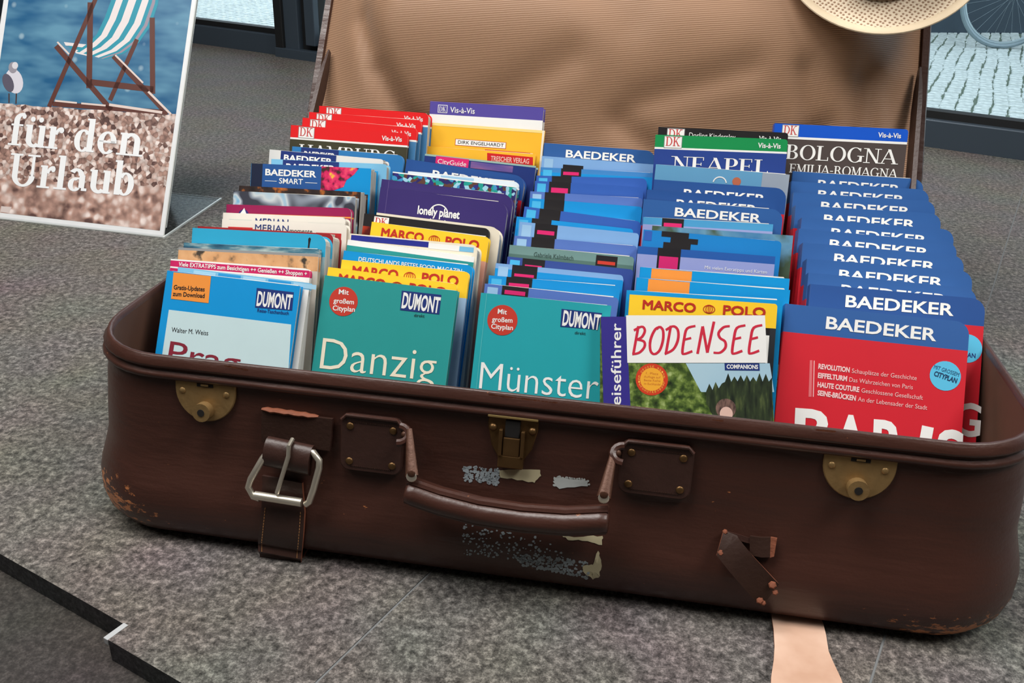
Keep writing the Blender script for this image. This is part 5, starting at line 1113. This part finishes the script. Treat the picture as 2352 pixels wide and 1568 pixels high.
        b.disc((w*.615, h-1.15), .45, ink((186, 104, 76)), 'print_roof', rx=1)
    elif k == 'neapel': dk(b, title='NEAPEL', tw=(.13, .87), ty=3.75, thick=(.18, .04))
    elif k == 'dkblack': dk(b, right=True); b.text('Dorling Kindersley', w*.24, w*.6, .95, .5, WH)
    elif k == 'bologna': dk(b, title='BOLOGNA', tw=(.1, .95), ty=3.75, strip=1.15, dkx=(.06, .18), thick=(.17, .05)); b.text('EMILIA-ROMAGNA', w*.14, w*.96, 5.2, .95, WH, font='serif', thick=(.15, .06))

# ------------------------------------------------------------------ poster stand
pb = hit((375, 545), (0, 0, 0), (0, 0, 1)); pt_ = hit((437, 0), (pb.x, 0, 0), (1, 0, 0)); lean = (pt_-pb).normalized(); pL = hit((0, 502), (0, 0, 0), (0, 0, 1)); pu = (pb-pL).normalized(); pu.z = 0; pu.normalize()
pv = (lean-pu*lean.dot(pu)).normalized(); pn = pu.cross(pv)      # pn: towards the viewer is -y side
if pn.y > 0: pn = -pn
PW, PH_ = 33.2, 43.0; po = pb-pu*PW+Vector((0, 0, .05))
M = Matrix((pu, -pn, pv)).transposed().to_4x4(); M.translation = po*S
stand = empty('poster_stand', M=M); tag(stand, 'clear acrylic L-shaped stand holding the holiday poster', 'display stand')
def acrylic():
    m = bpy.data.materials.new('clear_acrylic'); m.use_nodes = True; t = m.node_tree; t.nodes.clear()
    o = t.nodes.new('ShaderNodeOutputMaterial'); mx = t.nodes.new('ShaderNodeMixShader'); tr = t.nodes.new('ShaderNodeBsdfTransparent'); gl = t.nodes.new('ShaderNodeBsdfGlossy')
    tr.inputs[0].default_value = (.84, .85, .85, 1); gl.inputs['Roughness'].default_value = .03; lw = t.nodes.new('ShaderNodeLayerWeight'); lw.inputs[0].default_value = .12; hv = t.nodes.new('ShaderNodeMath'); hv.operation = 'MULTIPLY'; hv.inputs[1].default_value = .18
    t.links.new(lw.outputs['Fresnel'], hv.inputs[0]); t.links.new(hv.outputs[0], mx.inputs[0]); t.links.new(tr.outputs[0], mx.inputs[1]); t.links.new(gl.outputs[0], mx.inputs[2]); t.links.new(mx.outputs[0], o.inputs[0]); return m
M_acr = acrylic(); M_acre = mat('acrylic_edge', (206, 208, 204), .25, coat=.5)
mb = MB(); mb.box((0, .25, 0), (PW, .42, PH_), M_acr); mb.build('back_sheet', stand)
mb = MB(); mb.box((PW-.03, .0, 0), (PW+.12, .08, PH_), M_acre); mb.box((PW-.03, .34, 1.5), (PW+.1, .44, PH_), M_acre); mb.box((0, -.1, -.12), (PW+.12, .42, .03), M_acre); mb.build('bent_edge', stand, label='bright cut edge of the acrylic')
fa = hit((375, 545), (0, 0, .2), (0, 0, 1)); fb = hit((508, 455), (0, 0, .2), (0, 0, 1)); fd = (fb-fa)
Mi = M.inverted()
def foot(pts, z0, z1, m, mb):
    vs = [tuple((Mi @ (Vector((p.x, p.y, z))*S))/S) for z in (z0, z1) for p in pts]; mb.add(vs, [(3, 2, 1, 0), (4, 5, 6, 7), (0, 1, 5, 4), (1, 2, 6, 5), (2, 3, 7, 6), (3, 0, 4, 7)], m)
mb = MB(); foot([fa-pu*PW, fa, fa+fd, fa+fd-pu*PW], .02, .24, M_acr, mb); ft = mb.build('foot_plate', stand)
e = Vector((.28, 0, 0)); mb = MB(); foot([fa-e*.5, fa+e*.5, fa+fd+e*.5, fa+fd-e*.5], .01, .27, M_acre, mb)
g = Vector((0, .25, 0)); foot([fa+fd-pu*PW-g*.3, fa+fd-g*.3, fa+fd, fa+fd-pu*PW], .2, .25, M_acre, mb); mb.build('plate_edge', ft)
# the printed sheet: a flat print lying in the stand
sheet = empty('poster', M=M); tag(sheet, 'holiday poster with striped deck chair, gull and pebble beach', 'poster')
mb = MB(); mb.box((.0, .09, .05), (PW-.05, .13, PH_-.1), mat('poster_paper', (228, 230, 232), .5)); paper = mb.build('paper', sheet)
def PP(px): P = hit(px, po, pn)-po; return (P.dot(pu), P.dot(pv))
def pp(name, pts, m, lift, par=None, raw=False):
    q = pts if raw else [PP(p) for p in pts]
    mb = MB(); mb.add([(x, .09-lift, z) for x, z in q], [tuple(range(len(q)))], m); return mb.build(name, par or paper)
def sea():
    m, t, b = nt('poster_sea'); N = t.nodes.new; L = t.links.new; tc = N('ShaderNodeTexCoord')
    n = N('ShaderNodeTexNoise'); n.inputs['Scale'].default_value = 14; mp = N('ShaderNodeMapping'); mp.inputs['Scale'].default_value = (1, 1, 3); L(tc.outputs['Object'], mp.inputs[0]); L(mp.outputs[0], n.inputs['Vector'])
    r = N('ShaderNodeValToRGB'); r.color_ramp.elements[0].position = .32; r.color_ramp.elements[0].color = lin((20, 88, 132)); r.color_ramp.elements[1].position = .7; r.color_ramp.elements[1].color = lin((92, 144, 172)); L(n.outputs['Fac'], r.inputs[0])
    v = N('ShaderNodeTexVoronoi'); v.inputs['Scale'].default_value = 42; L(tc.outputs['Object'], v.inputs['Vector'])
    sp = N('ShaderNodeSeparateColor'); L(v.outputs['Color'], sp.inputs[0])
    g = N('ShaderNodeMath'); g.operation = 'GREATER_THAN'; g.inputs[1].default_value = .72; L(sp.outputs[0], g.inputs[0])
    mr = N('ShaderNodeMapRange'); mr.inputs['From Min'].default_value = .26; mr.inputs['From Max'].default_value = .12; L(v.outputs['Distance'], mr.inputs['Value'])
    k = N('ShaderNodeMath'); k.operation = 'MULTIPLY'; L(g.outputs[0], k.inputs[0]); L(mr.outputs[0], k.inputs[1]); k2 = N('ShaderNodeMath'); k2.operation = 'MULTIPLY'; L(k.outputs[0], k2.inputs[0]); k2.inputs[1].default_value = .45
    mx = N('ShaderNodeMix'); mx.data_type = 'RGBA'; L(k2.outputs[0], mx.inputs[0]); L(r.outputs[0], mx.inputs[6]); mx.inputs[7].default_value = lin((190, 214, 222))
    L(mx.outputs[2], b.inputs['Base Color']); b.inputs['Roughness'].default_value = .4; return m
def pebbles(name, sc, blur):
    m, t, b = nt(name); N = t.nodes.new; L = t.links.new; tc = N('ShaderNodeTexCoord')
    v = N('ShaderNodeTexVoronoi'); v.inputs['Scale'].default_value = sc; v.feature = 'SMOOTH_F1' if blur else 'F1'; L(tc.outputs['Object'], v.inputs['Vector'])
    sp = N('ShaderNodeSeparateColor'); L(v.outputs['Color'], sp.inputs[0]); n = N('ShaderNodeTexNoise'); n.inputs['Scale'].default_value = sc*.5; n.inputs['Detail'].default_value = 5; L(tc.outputs['Object'], n.inputs['Vector'])
    ad = N('ShaderNodeMath'); ad.operation = 'ADD'; L(sp.outputs[1], ad.inputs[0]); L(n.outputs['Fac'], ad.inputs[1]); hf = N('ShaderNodeMath'); hf.operation = 'MULTIPLY'; L(ad.outputs[0], hf.inputs[0]); hf.inputs[1].default_value = .5
    r = N('ShaderNodeValToRGB'); e = r.color_ramp.elements; e[0].position = .26; e[0].color = lin((92, 66, 62)); e[1].position = .74; e[1].color = lin((240, 226, 220)); q = e.new(.48); q.color = lin((190, 152, 138)); L(hf.outputs[0], r.inputs[0])
    dm = N('ShaderNodeMapRange'); dm.inputs['From Min'].default_value = .35; dm.inputs['From Max'].default_value = .75; dm.inputs['To Min'].default_value = 1; dm.inputs['To Max'].default_value = .6; L(v.outputs['Distance'], dm.inputs['Value'])
    mx = N('ShaderNodeMix'); mx.data_type = 'RGBA'; mx.blend_type = 'MULTIPLY'; mx.inputs[0].default_value = .8; L(r.outputs[0], mx.inputs[6]); L(dm.outputs[0], mx.inputs[7])
    L(mx.outputs[2], b.inputs['Base Color']); b.inputs['Roughness'].default_value = .4; return m
zs = PP((0, 238))[1]; zs2 = PP((388, 262))[1]; zb = PP((0, 410))[1]; zbb = PP((380, 430))[1]
bo_ = 1.0; xr = PW-.75
pp('print_sea', [(.9, zs-.4), (xr, zs2-.4), (xr, PH_-1), (.9, PH_-1)], sea(), .012, raw=True)
r = random.Random(2); top = [(xr-(xr-.9)*i/40, zs2+(zs-zs2)*i/40+r.uniform(-.12, .12)) for i in range(41)]
pp('print_pebbles', [(.9, zb-.5), (xr, zbb-.5)]+top, pebbles('poster_pebbles', 150, False), .014, raw=True)
pp('print_pebbles', [(.9, .9), (xr, .9)]+[(xr-(xr-.9)*i/60, zbb+(zb-zbb)*i/60+r.uniform(-.3, .35)) for i in range(61)], pebbles('poster_pebbles_near', 96, True), .0165, raw=True)
WOOD = ink((92, 50, 42)); WOODL = ink((222, 204, 196)); TQ = ink((40, 146, 168)); CW = ink((226, 218, 218)); CG = ink((150, 140, 156))
def bar(a, b, wd, m, lift, name='print_bar'):
    a, b = Vector(a), Vector(b); d_ = (b-a).normalized(); n = Vector((-d_.y, d_.x))*wd/2; return pp(name, [tuple(a+n), tuple(a-n), tuple(b-n), tuple(b+n)], m, lift)
# striped sling
Lc = [(264, -30), (250, 10), (235, 45), (222, 75), (205, 95), (180, 112), (150, 102)]
def crv(f, n=14):
    out = []
    A0 = [(285, -60), (262, -20), (240, 40), (222, 78), (200, 100), (175, 118)][0:]; A1 = [(372, -60), (362, 10), (345, 60), (318, 98), (285, 122), (240, 136)]
    for i in range(6): out.append((A0[i][0]+(A1[i][0]-A0[i][0])*f, A0[i][1]+(A1[i][1]-A0[i][1])*f))
    sm = []
    for i in range(5):
        for j in range(3): sm.append((out[i][0]+(out[i+1][0]-out[i][0])*j/3, out[i][1]+(out[i+1][1]-out[i][1])*j/3))
    return sm+[out[-1]]
fsx = [0, .1, .24, .36, .52, .64, .78, .86, .93, 1]; cc = [TQ, CW, TQ, CW, TQ, CW, TQ, CG, TQ]
for i in range(9): pp('print_stripe', crv(fsx[i])+crv(fsx[i+1])[::-1], cc[i], .022)
for i, (y0, y1, m) in enumerate(((96, 104, CW), (104, 112, TQ), (112, 122, CW))): pp('print_stripe', [(146+i*10, y0), (200, y0+6), (200, y1+6), (150+i*12, y1)], m, .021)
for a, b, wd in (((222, -10), (112, 245), 10), ((128, 105), (255, 252), 12), ((207, 5), (204, 202), 13), ((349, 40), (350, 215), 12), ((314, 90), (252, 230), 10), ((260, 128), (375, 252), 12), ((206, 188), (352, 205), 14), ((120, 238), (385, 258), 11)):
    bar(a, b, wd, WOOD, .026, 'print_wood')
for a, b, wd in (((131, 96), (158, 124), 4), ((264, 126), (328, 190), 4), ((126, 231), (176, 236), 4), ((186, 237), (242, 242), 4), ((250, 240), (372, 258), 6), ((340, 210), (392, 262), 5)): bar(a, b, wd, WOODL, .03, 'print_wood_light')
# gull
def blob(c, rx, ry, rot, m, lift, name='print_gull', n=20):
    return pp(name, [(c[0]+rx*cos(t)*cos(rot)-ry*sin(t)*sin(rot), c[1]+rx*cos(t)*sin(rot)+ry*sin(t)*cos(rot)) for t in [2*pi*i/n for i in range(n)]], m, lift)
blob((32, 186), 20, 29, -.25, ink((214, 212, 222)), .03); blob((18, 190), 12, 22, -.35, ink((88, 84, 100)), .034); blob((29, 155), 10, 13, 0, ink((150, 146, 156)), .036); blob((34, 150), 7, 8, 0, ink((214, 212, 218)), .038)
bar((20, 214), (20, 236), 3, ink((70, 50, 50)), .03, 'print_gull'); bar((37, 214), (36, 238), 3, ink((70, 50, 50)), .03, 'print_gull')
def pser(t, a, b, cap, **k):
    (x0, z0), (x1, z1) = PP(a), PP(b); zc = PP((a[0], a[1]-cap))[1]-z0; o = lettering(paper, t, x0, x1, z0, zc, ink((240, 242, 244)), font='serif', lift=-.04, ang=math.atan2(z1-z0, x1-x0)*1.0, **k); return o
pser('für den', (17, 332), (326, 360), 72, thick=(.19, .06)); pser('Urlaub', (16, 424), (304, 450), 74, thick=(.19, .06))
pp('print_mark', [(0, 486), (20, 489), (26, 475), (2, 473)], ink((214, 200, 196)), .02)
